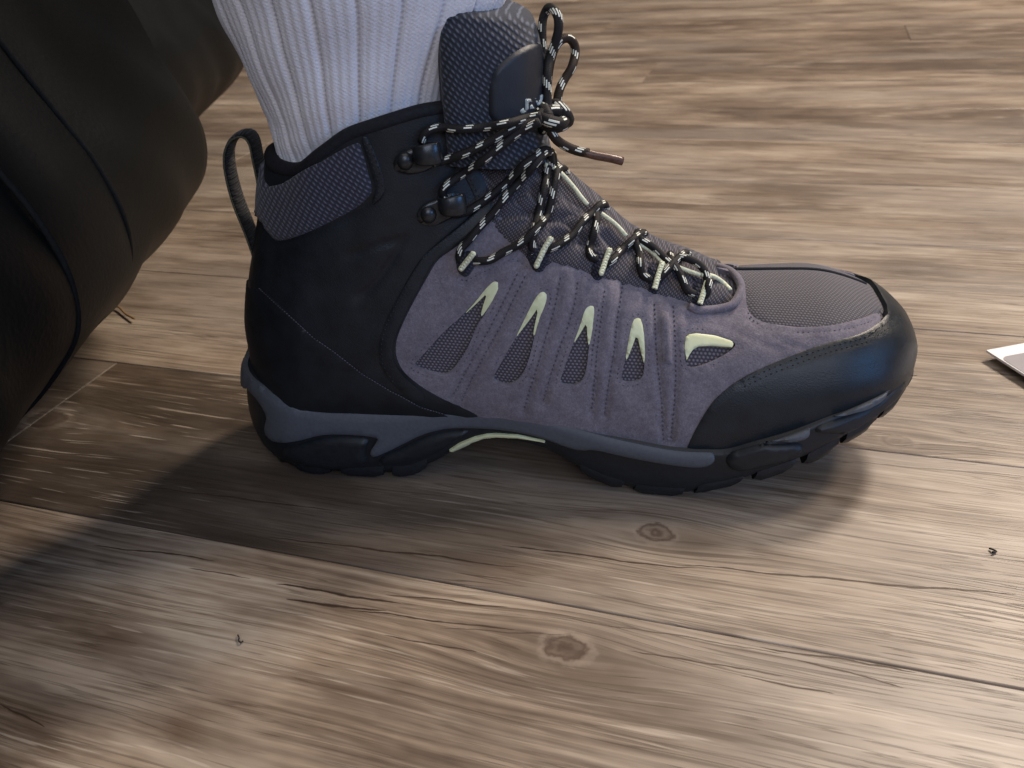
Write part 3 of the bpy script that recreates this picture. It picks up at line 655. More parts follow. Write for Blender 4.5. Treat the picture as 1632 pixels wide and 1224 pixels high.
SEAM_A = px_lines([(826,434),(806,474),(785,515),(762,556),(738,600),(722,630)], [(838,438),(818,478),(798,520),(774,562),(752,604),(735,640)],
                  [(893,440),(883,495),(870,537),(858,580),(846,618),(836,652)], [(920,448),(915,485),(905,520),(894,548),(880,590),(866,640)],
                  [(962,462),(957,510),(951,560),(947,610),(943,656)], [(990,457),(983,508),(978,560),(970,610),(964,660)],
                  [(1041,484),(1045,552),(1050,600),(1055,640),(1058,700)], [(1071,488),(1076,552),(1077,600),(1075,640),(1070,700)])
EYE = [(726,440),(742,447),(765,436),(790,424),(818,412),(838,424),(858,437),(874,430),(895,423),(916,430),(940,450),(958,454),(978,442),(998,450),(1026,475),(1048,475),(1070,473),(1086,485),(1108,501),(1148,499),(1176,492)]
VST1 = [(1190,500),(1202,516),(1222,527),(1255,532),(1305,532),(1355,526),(1388,514)]
VST2 = [(1192,508),(1204,524),(1228,538),(1260,552),(1290,561)]
grooves = [(l, 1.4, 1.2) for l in SEAM_A] + [(EYE, 0.45, 0.8), (VST1, 0.5, 0.8), (VST2, 0.45, 0.8)]
grooves += [(offset_px(wd, 6.5), 0.55, 0.8) for wd in WINS]
grooves += [([(700,470),(672,510),(648,545),(640,575)], 0.5, 2.0), ([(742,447),(735,470),(720,480)], 0.5, 1.5), ([(1084,505),(1096,518),(1140,520),(1190,540),(1240,560)], 0.35, 1.4)]
suede = panel('suede_overlay', SUEDE, 2.1, M_SUEDE, BOOT, holes=WINS, grooves=grooves, step=1.15, edge=1.0, mirror=True, wob=0.16, roll=0.45)
stitch([offset_px(wd, 6.5) for wd in WINS] + SEAM_A + [EYE, VST1, VST2], M_THREAD, BOOT, h=1.5, pitch=2.0, ln=1.35, r=0.34)
for i, cpx in enumerate([C1, C2, C3, C4, C5]):
    panel('lime_chevron', cpx, 1.9, M_LIME, BOOT, step=0.9, edge=0.5, roll=0.3, smooth=1 if i < 4 else 0)
# raised folded seam strips between the windows
for a, b in ((0, 1), (2, 3), (4, 5), (6, 7)):
    A, B = SEAM_A[a], SEAM_A[b]
    f = lambda L, k: [(p[0] + k, p[1]) for p in L]
    panel('seam_strip', f(A, 5) + f(B, -5)[::-1], 2.7, M_SUEDE, BOOT, step=1.2, edge=1.8, base=1.2, bulge=1.7, bw=3.2)
# ---- vamp mesh on the toe box
panel('vamp_mesh', [('st',6.1,0.0),(1182,452),(1182,490),(1194,512),(1222,524),(1270,530),(1320,528),(1372,516),(1398,500),('st',3.4,0.07),('st',3.3,0.0)], 0.6, M_VAMP, BOOT, step=2.0, edge=1.0, mirror=True, bulge=0.5, bw=18)
# ---- black nubuck quarter, heel cap, collar pieces
QUART = [(726,186),(737,225),(758,265),(786,322),(792,338),(771,360),(720,398),(698,412),(681,442),(659,481),(639,523),(632,547),(634,572),(649,594),(686,621),(723,639),(765,655),(765,668),('st',10.2,0.98),('st',12.6,1.0),('st',NS,1.0),('st',NS,0.10)]
panel('nubuck_quarter', QUART, 2.8, M_BLACK, BOOT, step=2.0, edge=0.9, mirror=True, roll=0.4,
      grooves=[([(560,405),(600,388),(640,378),(632,400),(600,450),(575,470)], 1.0, 1.5), ([(735,240),(752,282),(770,322),(748,352),(700,392),(672,432),(640,490),(620,540),(620,580),(660,615)], 0.9, 1.2), ([(430,392),(500,372),(575,335),(606,310)], 0.5, 1.3)])
stitch([[(741,238),(756,280),(776,322),(752,352),(704,388),(676,428)]], M_DTHREAD, BOOT, h=2.6, pitch=2.4)
EB = [(741,232),(760,270),(785,322),(788,338),(768,360),(717,398),(694,413),(677,443),(655,482),(635,524),(628,548),(630,573),(646,596),(684,625)]
EI = [(668,640),(626,606),(608,576),(606,545),(614,514),(634,474),(655,434),(676,402),(704,380),(744,350),(760,334),(758,320),(735,276),(722,240)]
panel('eyestay_overlay', EB + EI, 3.5, M_BLACK, BOOT, step=1.6, edge=0.8, roll=0.4, skirt=1.8)
stitch([[(x + 5, y - 1) for x, y in EI[1:-1]]], M_DTHREAD, BOOT, h=3.4, pitch=2.2)
panel('heel_cap', [(416,452),(440,470),(470,500),(505,534),(538,557),(580,590),(626,618),(673,641),(720,656),(740,668),('st',10.8,0.99),('st',12.6,1.0),('st',15.0,1.0)], 3.6, M_CAP, BOOT, step=2.0, edge=0.7, roll=0.35, mirror=True)
stitch([[(424,458),(470,500),(505,534),(538,557),(580,590),(626,618),(673,641),(712,652)]], M_THREAD, BOOT, h=3.2, pitch=1.25, ln=1.2, r=0.26, name='seam_thread')
panel('collar_mesh', [(412,318),(424,350),(440,376),(452,385),(480,377),(510,361),(543,345),(575,327),(593,309),(597,297),(589,266),(580,232),(575,222),(545,237),(513,256),(480,278),(462,291),(440,297),('st',NS-0.3,1.0),('st',NS-1.4,1.0)], 3.0, M_COLLAR, BOOT, step=2.0, edge=0.8, roll=0.3, bulge=1.9, bw=9, mirror=True)
panel('collar_strip', [(578,217),(588,212),(600,240),(612,275),(616,300),(608,316),(594,326),(601,303),(600,290),(590,252)], 3.7, M_BLACK, BOOT, step=1.4, edge=0.7, roll=0.35)
stitch([[(584,222),(594,250),(604,280),(607,300),(600,316)], [(591,220),(601,248),(610,280),(613,300)]], M_DTHREAD, BOOT, h=3.7, pitch=2.2)
def rim():
    t = np.r_[np.linspace(0.10, 1, 70)]; s = np.full(70, NS - 0.0); P = base_eval(s, t); P[-1, 1] = 0
    P = np.r_[P, (P * np.array([1, -1, 1]))[::-1][1:]]
    P = P + np.array([0, 0, 0.0008]); P = resample(catmull(P[::2], 3), 0.002)
    V, F, UV = tube(P, 0.0034, 12, ry=0.0027); mesh_obj('collar_binding', V, F, M_BIND, BOOT)
rim()
# ---- toe bumper
BUMP = [(1092,716),(1100,696),(1108,680),(1129,645),(1152,621),(1186,599),(1220,584),(1270,565),(1321,548),(1371,535),(1397,518),('st',3.56,0.10),('st',3.50,0.05),('st',3.58,0.0),('st',0.0,0.0),('st',0.0,1.0),('st',5.0,1.0),('st',7.3,1.0)]
BS1 = [(1180,609),(1222,590),(1272,571),(1323,554),(1374,541),(1403,522),('st',3.32,0.10),('st',3.26,0.05)]; BS2 = [(1182,616),(1224,597),(1275,578),(1326,561),(1378,547),(1408,528),('st',3.1,0.12),('st',3.02,0.05)]
panel('toe_bumper', BUMP, 3.0, M_BUMP, BOOT, step=1.6, edge=0.9, roll=0.5, mirror=True, grooves=[(BS1, 0.5, 0.7), (BS2, 0.35, 0.6)])
stitch([BS1, BS2], M_DTHREAD, BOOT, h=2.75, pitch=2.2, mirror=True)

# ---- tongue: lower quilted part on the instep
TG_GR = [[(772,262),(786,285),(800,312)], [(796,248),(808,268),(818,290)], [(815,238),(838,258),(862,284)], [(806,303),(830,312),(858,334)], [(820,318),(845,330),(866,340)], [(798,345),(822,340),(850,338),(872,346)], [(842,300),(858,318),(876,326)], [(878,302),(902,322),(934,348),(952,360)], [(872,352),(892,352),(912,366),(936,388)], [(880,380),(905,385),(940,395)], [(955,380),(975,400),(1000,405)], [(1000,400),(1030,418)]]
panel('tongue_lower', [('st',6.35,0.0),(1178,462),(1156,492),(1100,496),(1040,474),(960,452),(880,426),(820,408),(776,365),(758,300),(745,240),(745,205),(775,190),(850,190),('st',13.5,0.0)], 0.3, M_GUSSET, BOOT, step=1.15, edge=1.2, mirror=True, bulge=3.8, bw=13, grooves=[(g, 3.0, 2.0) for g in TG_GR], wob=0.35)
for q in ([(770,266),(794,246),(806,252),(818,288),(802,314),(788,302)], [(800,246),(822,236),(845,256),(864,282),(852,294),(824,288)], [(806,308),(832,298),(866,334),(852,346),(824,334)], [(798,352),(826,340),(868,344),(872,352),(846,364),(812,368)], [(866,296),(882,288),(908,318),(900,334),(878,318)], [(884,342),(908,338),(940,366),(944,386),(912,376),(890,358)]):
    panel('tongue_fold', q, 2.6, M_GUSSET, BOOT, step=1.3, edge=2.2, base=1.2, bulge=2.6, bw=4.5, wob=0.3)
P = np.array([base_eval([x], [0.0])[0] for x in np.linspace(3.7, 6.0, 24)]) + np.array([0, 0.004, 0.0006])
V, F, UV = tube(P, 0.0009, 8); mesh_obj('vamp_edge', V, F, M_BIND, BOOT)

# ---- tongue: padded upper slab standing in front of the ankle
def tongue():
    # near edge follows the photo outline at its own depth; slab is a curved pad, thickness ~14 mm
    rows = 30; cols = 28; V = []
    zc = np.linspace(0, 1, rows)
    back = np.array([(116.5, 138), (116.8, 150), (117.3, 163), (118.0, 176), (118.8, 183), (120.5, 187.2)])     # x, z of the edge by the ankle
    front = np.array([(152.0, 132), (150.5, 142), (150.2, 152), (150.4, 163), (150.0, 174), (147.5, 182.0)])
    hw = np.array([31, 31.5, 32, 32, 31.3, 29.5])
    t6 = np.linspace(0, 1, 6); bk = pchip(t6, back, zc); fr = pchip(t6, front, zc); hh = pchip(t6, hw, zc)
    ring = []
    for i in range(rows):
        # cross-section: arch open towards the ankle, outer then inner wall
        th = 9.5 + 15 * max(0, zc[i] - 0.55) / 0.45
        a = np.linspace(-1, 1, cols); outer = []; inner = []
        for k in a:
            e = (1 - abs(k) ** 2.3)
            outer.append((bk[i, 0] + (fr[i, 0] - bk[i, 0]) * e, hh[i] * np.sign(k) * (1 - (1 - abs(k)) ** 1.6), bk[i, 1] + (fr[i, 1] - bk[i, 1]) * e))
            q = max(0.12, 1 - th / (fr[i, 0] - bk[i, 0] + 6))
            inner.append((bk[i, 0] - 1.5 + (fr[i, 0] - bk[i, 0]) * e * q - 1.0, hh[i] * np.sign(k) * (1 - (1 - abs(k)) ** 1.6) * 0.80, bk[i, 1] + (fr[i, 1] - bk[i, 1]) * e * q + 0.5))
        ring.append(outer + inner[::-1])
    R = np.array(ring) * MM; m = R.shape[1]
    top = R[-1].mean(0); caps = []
    for k in (0.985, 0.94, 0.85, 0.7, 0.45, 0.15):                        # rounded top
        c = R[-1].copy(); o, i2 = c[:cols], c[cols:][::-1]; mid = (o + i2) / 2
        h = math.sqrt(1 - k * k) * 0.0034; o2 = mid + (o - mid) * k; i3 = mid + (i2 - mid) * k; z = np.array([-0.0002, 0, h]); caps.append(np.r_[o2 + z, (i3 + z)[::-1]])
    R = np.concatenate([R, np.array(caps)]); n = len(R); V = R.reshape(-1, 3)
    F = [(i*m+j, i*m+(j+1) % m, (i+1)*m+(j+1) % m, (i+1)*m+j) for i in range(n-1) for j in range(m)]
    L = (n - 1) * m; F += [(L + j, L + j + 1, L + m - 2 - j, L + m - 1 - j) for j in range(cols - 1)]
    o = fixn(mesh_obj('tongue', V, F, M_TONGUE, BOOT)); return V, F, R[:rows, :cols]
TV, TF, TGRID = tongue()
TB = BVHTree.FromPolygons([Vector(v) for v in TV], TF)
def on_tongue(px):
    loc, n, f, d = TB.ray_cast(Vector(CAM), Vector(ray(px)))
    if loc is None:
        r = ray(px); best = None
        for k in np.linspace(0.30, 0.50, 41):
            l2, n2, f2, d2 = TB.find_nearest(Vector(CAM + r * k))
            if best is None or d2 < best[0]: best = (d2, l2, n2)
        loc, n = best[1], best[2]
    n = np.array(n); 
    if n @ ray(px) > 0: n = -n
    return np.array(loc), n
def tongue_piece(name, poly, h, mat, parent, step=4.0, edge=6.0, smooth=True):
    P = smooth_px(poly) if smooth else poly; B = np.array(resample(np.array(list(P) + [P[0]], float), step))[:-1]
    lo, hi = B.min(0), B.max(0); G = np.array([(x, y) for x in np.arange(lo[0], hi[0], step) for y in np.arange(lo[1], hi[1], step)] or np.zeros((0, 2)))
    if len(G): G = G[inpoly(G, B)]
    if len(G): G = G[mind(G, B) > step * 0.6]
    A = np.concatenate([B, G]) if len(G) else B; n = len(B)
    vo, eo, fo, *_ = delaunay_2d_cdt([Vector(v) for v in A], [(i, (i+1) % n) for i in range(n)], [], 0, 1e-4)
    vo = np.array([tuple(v) for v in vo]); fo = np.array([f for f in fo if len(f) == 3]); fo = fo[inpoly(vo[fo].mean(1), B)]
    D = mind(vo, B); x = np.clip(D / edge, 0, 1); H = -0.3 + (h + 0.3) * np.sqrt(1 - (1 - x) ** 2); V = []
    for q, hh in zip(vo, H): l, nn = on_tongue(q); V.append(l + nn * hh * MM)
    return fixn(mesh_obj(name, V, fo, mat, parent))
PATCH = [(862,66),(845,69),(832,75),(817,84),(806,93),(794,103),(785,116),(780,132),(778,154),(778,172),(780,192),(800,200),(840,196),(864,190),(866,150),(868,100)]
patch = tongue_piece('tongue_patch', PATCH, 1.6, M_PATCH, BOOT, 5.0, 7.0)
for nm, poly in (('emblem_stroke', [(823,175),(829,169),(835,178),(826,182)]), ('emblem_stroke', [(831,156),(841,155),(843,163),(837,163),(837,173),(832,178)]), ('emblem_stroke', [(838,166),(842,164),(847,172),(838,176)]), ('emblem_stroke', [(845,155),(849,154),(851,163),(854,150),(858,148),(858,160),(854,170),(849,168)]), ('emblem_stroke', [(857,146),(864,126),(865,150),(862,160),(860,160)])):
    tongue_piece(nm, poly, 2.2, M_GREYPRINT, patch, 2.0, 1.5, False)

# ---- sole
SOLEO = None
def sole():
    nu, nv = 150, 10; U, V = np.meshgrid(np.linspace(0, 1, nu), np.linspace(0, 1, nv), indexing='ij'); P = sole_eval(U.ravel(), V.ravel()).reshape(nu, nv, 3); P[0, :, 1] = 0; P[-1, :, 1] = 0
    Q = P[1:-1][::-1] * np.array([1, -1, 1]); R = np.concatenate([P, Q]); N = len(R); Vv = R.reshape(-1, 3)
    F = [(i*nv+j, i*nv+j+1, ((i+1) % N)*nv+j+1, ((i+1) % N)*nv+j) for i in range(N) for j in range(nv-1)]
    for lv in (0, nv - 1):
        for i in range(nu - 1):
            a, b = i, i + 1; a2, b2 = (N - i) % N, (N - i - 1) % N
            F.append(tuple(dict.fromkeys((a*nv+lv, b*nv+lv, b2*nv+lv, a2*nv+lv))))
    return fixn(mesh_obj('outsole', Vv, [f for f in F if len(f) > 2], M_RUBBER, BOOT))
SOLEO = sole()
def lugs():
    """tread blocks round the sole's edge, each a bevelled block between the outsole and the ground"""
    xs = [(8, 24), (28, 47), (52, 72), (76, 92), (160, 178), (183, 203), (208, 226), (231, 246), (250.5, 263), (266, 279), (282, 294)]
    for x0, x1 in xs:
        for sg in (-1, 1):
            xx = np.linspace(x0, x1, 6); V = []
            hw = np.interp(xx, OUT[:, 0], -OUT[:, 1]); zb = pchip(*np.array(ZB, float).T, xx)
            for i, x in enumerate(xx):
                sl = -3.0 if sg < 0 else 3.0; e = 0.8 if i in (0, 5) else 0
                for (dy, z) in ((0.6, zb[i] + 9), (2.2, zb[i] + 5), (1.2 - e, zb[i] + 1.0 + e), (-0.2 - e, zb[i] + 0.1 + e), (-13, zb[i] + 0.1 + e), (-15, zb[i] + 5)):
                    V.append((x + (z - zb[i]) * 0.25, sg * max(2.0, hw[i] + dy), z))
            F = [(i*6+j, i*6+(j+1) % 6, (i+1)*6+(j+1) % 6, (i+1)*6+j) for i in range(5) for j in range(6)] + [tuple(range(6)), tuple(30 + j for j in range(6))[::-1]]
            mark_sharp(mesh_obj('lug', np.array(V) * MM, F, M_RUBBER, SOLEO), 50)
lugs()
MID = [('st',0.0,0.98),(420,598),(449,624),(481,647),(512,656),(572,657),(640,656),(690,654),(747,652),(791,655),(838,657),(876,666),(920,678),(950,687),(1001,699),(1058,711),(1095,713),(1132,717),(1140,727),(1135,737),(1118,742),(1085,740),(1034,732),(984,722),(950,713),(920,716),(859,692),(808,682),(758,679),(707,680),(673,689),(640,706),(613,719),(596,726),(590,718),(604,699),(599,693),(559,689),(515,689),(481,699),(447,704),(430,695),(425,680),(431,662),(420,641),(400,618),('st',0.0,0.45)]
panel('midsole', MID, 2.6, M_MIDSOLE, BOOT, surf=SOLE, step=2.2, edge=1.2, mirror=True, roll=0.8)
panel('midsole_wing', [(1199,693),(1225,687),(1253,680),(1287,676),(1289,684),(1284,693),(1272,699),(1240,703),(1222,699)], 3.4, M_MIDSOLE, BOOT, surf=SOLE, step=2.0, edge=1.0, roll=0.8)
panel('midsole_wing', [(1322,661),(1345,653),(1371,638),(1405,619),(1409,626),(1400,636),(1380,648),(1355,657),(1338,663)], 3.4, M_MIDSOLE, BOOT, surf=SOLE, step=2.0, edge=1.0, roll=0.8)
panel('shank_strip', [(716,716),(733,705),(757,695),(776,691),(791,690),(825,692),(869,701.5),(869,703.5),(825,696),(791,694),(772,695.5),(752,702),(735,710),(718,717.5)], 1.4, M_LIME, BOOT, surf=SOLE, step=1.0, edge=0.4, roll=0.3, smooth=0)
panel('heel_lug', [(447,712),(481,705),(515,695),(559,695),(592,699),(584,716),(588,742),(515,748),(455,734)], 2.0, M_RUBBER, BOOT, surf=SOLE, step=2.5, edge=1.6)
panel('heel_lug', [(602,728),(640,712),(673,695),(707,686),(752,684),(740,695),(712,714),(660,736),(606,742)], 2.0, M_RUBBER, BOOT, surf=SOLE, step=2.5, edge=1.6)
panel('toe_lug', [(1296,690),(1300,678),(1330,668),(1370,652),(1405,632),(1428,600),(1434,588),(1440,600),(1430,630),(1408,650),(1380,672),(1340,694),(1316,690)], 2.2, M_RUBBER, BOOT, surf=SOLE, step=2.5, edge=1.6)
panel('toe_lug', [(1150,728),(1195,702),(1235,708),(1275,704),(1284,714),(1250,735),(1200,748),(1166,752)], 2.2, M_RUBBER, BOOT, surf=SOLE, step=2.5, edge=1.6)

# ---- lace hooks
def surf_pt(px, lift):
    s, t = BASE.hit(px); P = base_eval([s], [t])[0]; N = base_norm([s], [t])[0]; return P + N * lift * MM, N
def frame_at(N):
    up = np.array([0, 0, 1.0]); ex = np.cross(up, N); ex /= np.linalg.norm(ex); ey = np.cross(N, ex); return ex, ey
def dome(c, ex, ey, N, rx, ry, h, n=16, rings=5):
    V = [c + N * h]; F = []
    for i in range(1, rings + 1):
        a = i / rings * math.pi / 2
        for j in range(n):
            b = 2 * math.pi * j / n; V.append(c + (ex * math.cos(b) * rx + ey * math.sin(b) * ry) * math.sin(a) + N * h * math.cos(a))
    for j in range(n): F.append((0, 1 + j, 1 + (j + 1) % n))
    for i in range(rings - 1):
        for j in range(n): F.append((1 + i*n + j, 1 + (i+1)*n + j, 1 + (i+1)*n + (j+1) % n, 1 + i*n + (j+1) % n))
    return V, F
HOOK_TOP = []
def hook(rivet_px, hook_px, plate_px):
    P, N = surf_pt(hook_px, 3.2)
    pl = panel('lace_hook', plate_px, 4.4, M_METAL, BOOT, step=1.5, edge=1.0, roll=0.7)
    R, Nr = surf_pt(rivet_px, 4.2); ex, ey = frame_at(Nr); V, F = dome(R, ex, ey, Nr, 0.0031, 0.0034, 0.0022); mesh_obj('rivet', V, F, M_METAL, pl)
    ex, ey = frame_at(N); C = P + N * 0.0012
    # the hook: a bent tab rising from the plate, curling over the cord
    prof = [(-3.8, 0.0, 3.0), (-4.0, 2.0, 3.1), (-3.4, 3.8, 3.3), (-1.6, 4.9, 3.6), (1.0, 5.1, 3.9), (3.2, 4.5, 4.0), (4.2, 3.2, 3.6)]
    pr = catmull(np.array(prof), 4); V = []; th = 1.1; rows = len(pr); tx = np.gradient(pr[:, 0]); tn = np.gradient(pr[:, 1]); l = np.hypot(tx, tn); ox, on = -tn / l, tx / l
    for i in range(rows):
        for (k, e) in ((th, 0.82), (th, -0.82), (th * .6, -1.0), (-th * .2, -1.0), (-th * .5, -0.8), (-th * .5, 0.8), (-th * .2, 1.0), (th * .6, 1.0)):
            V.append(C + (ex * (pr[i, 0] + ox[i] * k) + N * (pr[i, 1] + on[i] * k) + ey * (e * pr[i, 2])) * MM)
    F = [(i*8+j, i*8+(j+1) % 8, (i+1)*8+(j+1) % 8, (i+1)*8+j) for i in range(rows-1) for j in range(8)] + [tuple(range(8)), tuple((rows-1)*8 + j for j in range(8))[::-1]]
    mark_sharp(mesh_obj('hook_tab', V, F, M_METAL, pl), 60); return C, N, ex, ey
H1 = hook((645,253), (678,241), [(627,262),(628,250),(636,241),(652,234),(675,224),(692,224),(698,238),(694,256),(680,268),(655,274),(636,272)])
H2 = hook((681,337), (714,320), [(663,345),(664,333),(672,322),(690,314),(712,304),(728,305),(734,318),(730,336),(712,349),(690,356),(672,354)])

# ---- webbing lace loops along the eyestay, each with its lime braid
EYES = [((728,414),(750,398),(765,408),(742,438)), ((838,398),(862,384),(884,392),(858,432)), ((936,402),(960,400),(976,412),(950,446)), ((1020,428),(1042,428),(1060,440),(1040,470)), ((1090,452),(1114,450),(1134,460),(1112,496))]
BRAID = [((757,400),(748,411),(736,426)), ((870,388),(862,402),(852,426)), ((957,408),(953,424),(948,444)), ((1043,434),(1039,450),(1035,469)), ((1118,456),(1113,474),(1108,494))]
for e, bpx in zip(EYES, BRAID):
    ec = np.mean(e, axis=0); a, b, c, d = [tuple(ec + (np.array(q) - ec) * 1.15) for q in e]
    lp = panel('lace_loop', [a, ((a[0]+b[0])/2, (a[1]+b[1])/2 - 4), b, c, (d[0]+10, d[1]-5), d, (d[0]-12, d[1]-8)], 4.2, M_WEB, BOOT, step=1.4, edge=1.4, base=1.5, bulge=1.6, bw=5, smooth=1)
    P = np.array([surf_pt(q, 7.3 - 1.0 * i)[0] for i, q in enumerate(bpx)]); P = resample(catmull(P, 6), 0.0004)
    acc = Acc()
    for ph in (0, math.pi):
        T = np.gradient(P, axis=0); T /= np.linalg.norm(T, axis=1)[:, None]; N = surf_pt(bpx[1], 0)[1]; S = np.cross(T, N); a_ = np.arange(len(P)) * 0.4 / 2.4 * 2 * math.pi + ph
        Q = P + (S * np.sin(a_)[:, None] * 0.55 + N * np.cos(2 * a_)[:, None] * 0.25) * MM; V, F, UV = tube(Q, 0.00078, 7); acc.add(V, F)
    acc.build('lime_braid', M_LIMETH, lp)

# ---- laces
TLB = bpy.data.objects['tongue_lower']
allv, allf, kk = [], [], 0
for nm in ('tongue_lower', 'suede_overlay', 'nubuck_quarter', 'tongue', 'bootie', 'tongue_patch'):
    ob = bpy.data.objects[nm]; off = wloc(ob) if ob.parent is None else wloc(ob.parent)
    allv += [v.co + off for v in ob.data.vertices]; allf += [tuple(i + kk for i in p.vertices) for p in ob.data.polygons]; kk = len(allv)
ALL = BVHTree.FromPolygons(allv, allf)
def drape(px, lift):
    r = ray(px); loc, n, f, d = ALL.ray_cast(Vector(CAM), Vector(r))
    if loc is None:
        best = None
        for k in np.linspace(0.30, 0.50, 81):
            q = CAM + r * k; l2, n2, f2, d2 = ALL.find_nearest(Vector(q))
            if best is None or d2 < best[0]: best = (d2, q, l2)
        q, l = best[1], np.array(best[2]); dv = q - l; dn = np.linalg.norm(dv) + 1e-9
        return l + dv / dn * max(dn, 0.0) + np.array([0, 0, lift * MM * 0.5])
    n = np.array(n)
    if n @ r > 0: n = -n
    # move towards the camera along the ray so that the cord stays on its pixel
    c = max(0.35, -(n @ r)); return np.array(loc) - r * lift * MM / c
LR = 0.00158
def lace(segs, name='lace', mat=None, r=LR):
    a = Acc()
    for pts in segs:
        P = np.array([drape(p[:2], p[2] if len(p) > 2 else 2.0) if len(p) < 4 else np.array(p[1:4]) for p in pts])
        P = resample(catmull(P, 8), 0.0011); P[1:-1] = (P[:-2] + 2 * P[1:-1] + P[2:]) / 4
        V, F, UV = tube(P, r, 10, up=(0.1, -1, 0.2)); UV = [(u + random.random() * 0 + len(a.V) * 0.37 % 13, v) for u, v in UV]; a.add(V, F, UV)
    return a.build(name, mat or M_LACE, BOOT)
def over(px, dx=0.012):                       # crosses the ridge and goes down the far side
    P = drape(px, 2.0); return [('w', P[0] + 0.0015, P[1] + 0.004, P[2] - 0.002), ('w', P[0] + 0.002, P[1] + 0.006, P[2] - 0.008)]
S = [
 [(672,226,1.5),(677,214,2.0),(688,206,2.4),(706,203,3),(732,206,3),(771,203,3),(808,197,3),(840,188,4),(862,184,5)],
 [(676,252,1.5),(688,258,2.2),(700,258,3),(712,254,3),(737,246,3.4),(771,231,4),(801,214,5),(830,200,6),(862,190,6)],
 [(709,318,1.5),(705,305,2.4),(712,296,3),(737,277,3.4),(771,255,5),(801,231,6),(826,212,7),(860,194,7)],
 [(712,332,1.5),(722,341,2.4),(740,339,3),(757,329,3),(776,317,3.4),(808,290,4),(835,262,4),(855,249,4),(864,240,3)] + over((868,238)),
 [(746,418,0),(732,414,1.5),(735,396,3),(745,386,3.4),(759,368,3.4),(784,341,4),(803,317,4),(825,292,5),(850,265,5),(866,246,4)] + over((872,240)),
 [(744,418,0),(754,416,1.5),(768,416,3),(782,414,3),(806,400,3),(830,388,3.4),(855,364,4),(872,344,4),(880,312,4),(886,284,3.4),(890,270,2.5)] + over((894,268)),
 [(860,406,0),(848,394,1.5),(851,370,3),(859,338,4),(866,306,4),(871,280,3.4),(874,266,2.5)] + over((878,258)),
 [(860,406,0),(872,398,1.5),(886,392,3),(911,376,3),(928,354,3),(943,340,3.4),(954,328,2.5)] + over((958,324)),
 [(954,416,0),(940,406,1.5),(940,392,3),(946,372,3),(951,352,3.4),(950,338,2.5)] + over((946,328)),
 [(954,418,0),(966,420,1.5),(977,414,3),(992,397,3),(1006,384,3.4),(1018,375,2.5)] + over((1022,370)),
 [(1039,448,0),(1023,436,1.5),(1021,420,3),(1019,404,3.4),(1013,384,2.5)] + over((1012,368)),
 [(1040,448,0),(1050,444,1.5),(1060,434,3),(1072,420,3.4),(1086,407,2.5)] + over((1092,403)),
 [(1111,470,0),(1094,462,1.5),(1088,446,3),(1080,430,3.4),(1070,414,3)] + over((1064,404)),
 [(1112,472,0),(1126,470,1.5),(1128,458,3),(1131,448,3)],
 [(1018,380,3),(1040,393,3),(1060,412,3),(1074,424,3)],
 [(1082,409,3),(1096,412,4),(1112,420,4),(1122,430,3.4),(1126,440,2.5),(1128,450,2)],
]
lace(S)
# lime piping along the far edge of the eyestay, seen over the ridge
a = Acc()
for pts in ([(868,262),(884,268),(898,280),(914,298),(926,314),(936,326)], [(958,340),(972,350),(986,362),(998,376)], [(1018,388),(1034,398),(1048,410),(1060,424)], [(1082,426),(1098,432),(1116,438)], [(1118,438),(1136,440),(1152,450),(1164,462)]):
    P = np.array([drape(p, 2.2) for p in pts]); V, F, UV = tube(resample(catmull(P, 6), 0.001), 0.0009, 8); a.add(V, F)
a.build('lime_piping', M_LIMETH, BOOT)
P = np.array([drape(p, 0.6) for p in [(1098,488),(1113,494),(1145,492),(1166,486),(1177,472),(1181,457),(1175,443),(1164,432),(1146,425)]]); P = resample(catmull(P, 6), 0.001)
V, F, UV = tube(P, 0.0017, 10); mesh_obj('throat_rim', V, F, M_SUEDE, BOOT)
# bow, knot and free end, in the sagittal region just in front of the tongue
def free(pts): return [('w', *on_y((p[0], p[1]), p[2] * MM)) for p in pts]
lace([free([(866,186,-14),(866,160,-10),(868,130,-6),(866,95,-2),(864,60,0),(865,32,2),(872,14,2),(881,14,-2),(889,26,-5),(890,48,-6),(884,70,-6),(876,92,-6),(872,118,-10),(872,150,-12),(874,182,-14)])], 'lace_bow', M_LACE, 0.0017)
lace([free([(870,186,-8),(872,150,-4),(874,120,-3),(879,92,-2),(888,70,0),(902,60,2),(914,68,4),(917,84,4),(911,108,0),(901,124,-2),(892,142,-5),(888,160,-7),(884,184,-9)])], 'lace_bow', M_LACEB, 0.0017)
lace([free([(858,186,-20),(868,180,-18),(884,176,-16),(898,182,-12),(902,194,-10),(890,202,-14),(872,200,-18),(860,192,-18)]), free([(856,176,-14),(866,188,-20),(878,194,-22),(894,196,-18),(900,186,-10),(890,174,-6),(876,172,-8)]), free([(862,170,-12),(870,178,-18),(874,192,-20),(870,204,-16),(862,206,-8)]), free([(876,168,-6),(888,168,-12),(900,180,-14),(906,192,-8),(896,200,-4)])], 'lace_knot', M_LACE, 0.0023)
le = lace([free([(864,190,-18),(874,204,-17),(886,222,-16),(904,234,-14),(922,241,-13),(938,244,-12)])], 'lace_end', M_LACEB, 0.0018)
P = np.array([q[1:] for q in free([(930,243,-12.5),(950,248,-12),(972,252,-11),(992,257,-10)])]); V, F, UV = tube(resample(catmull(P, 6), 0.001), 0.0017, 10); mesh_obj('aglet', V, F, M_AGLET, le)

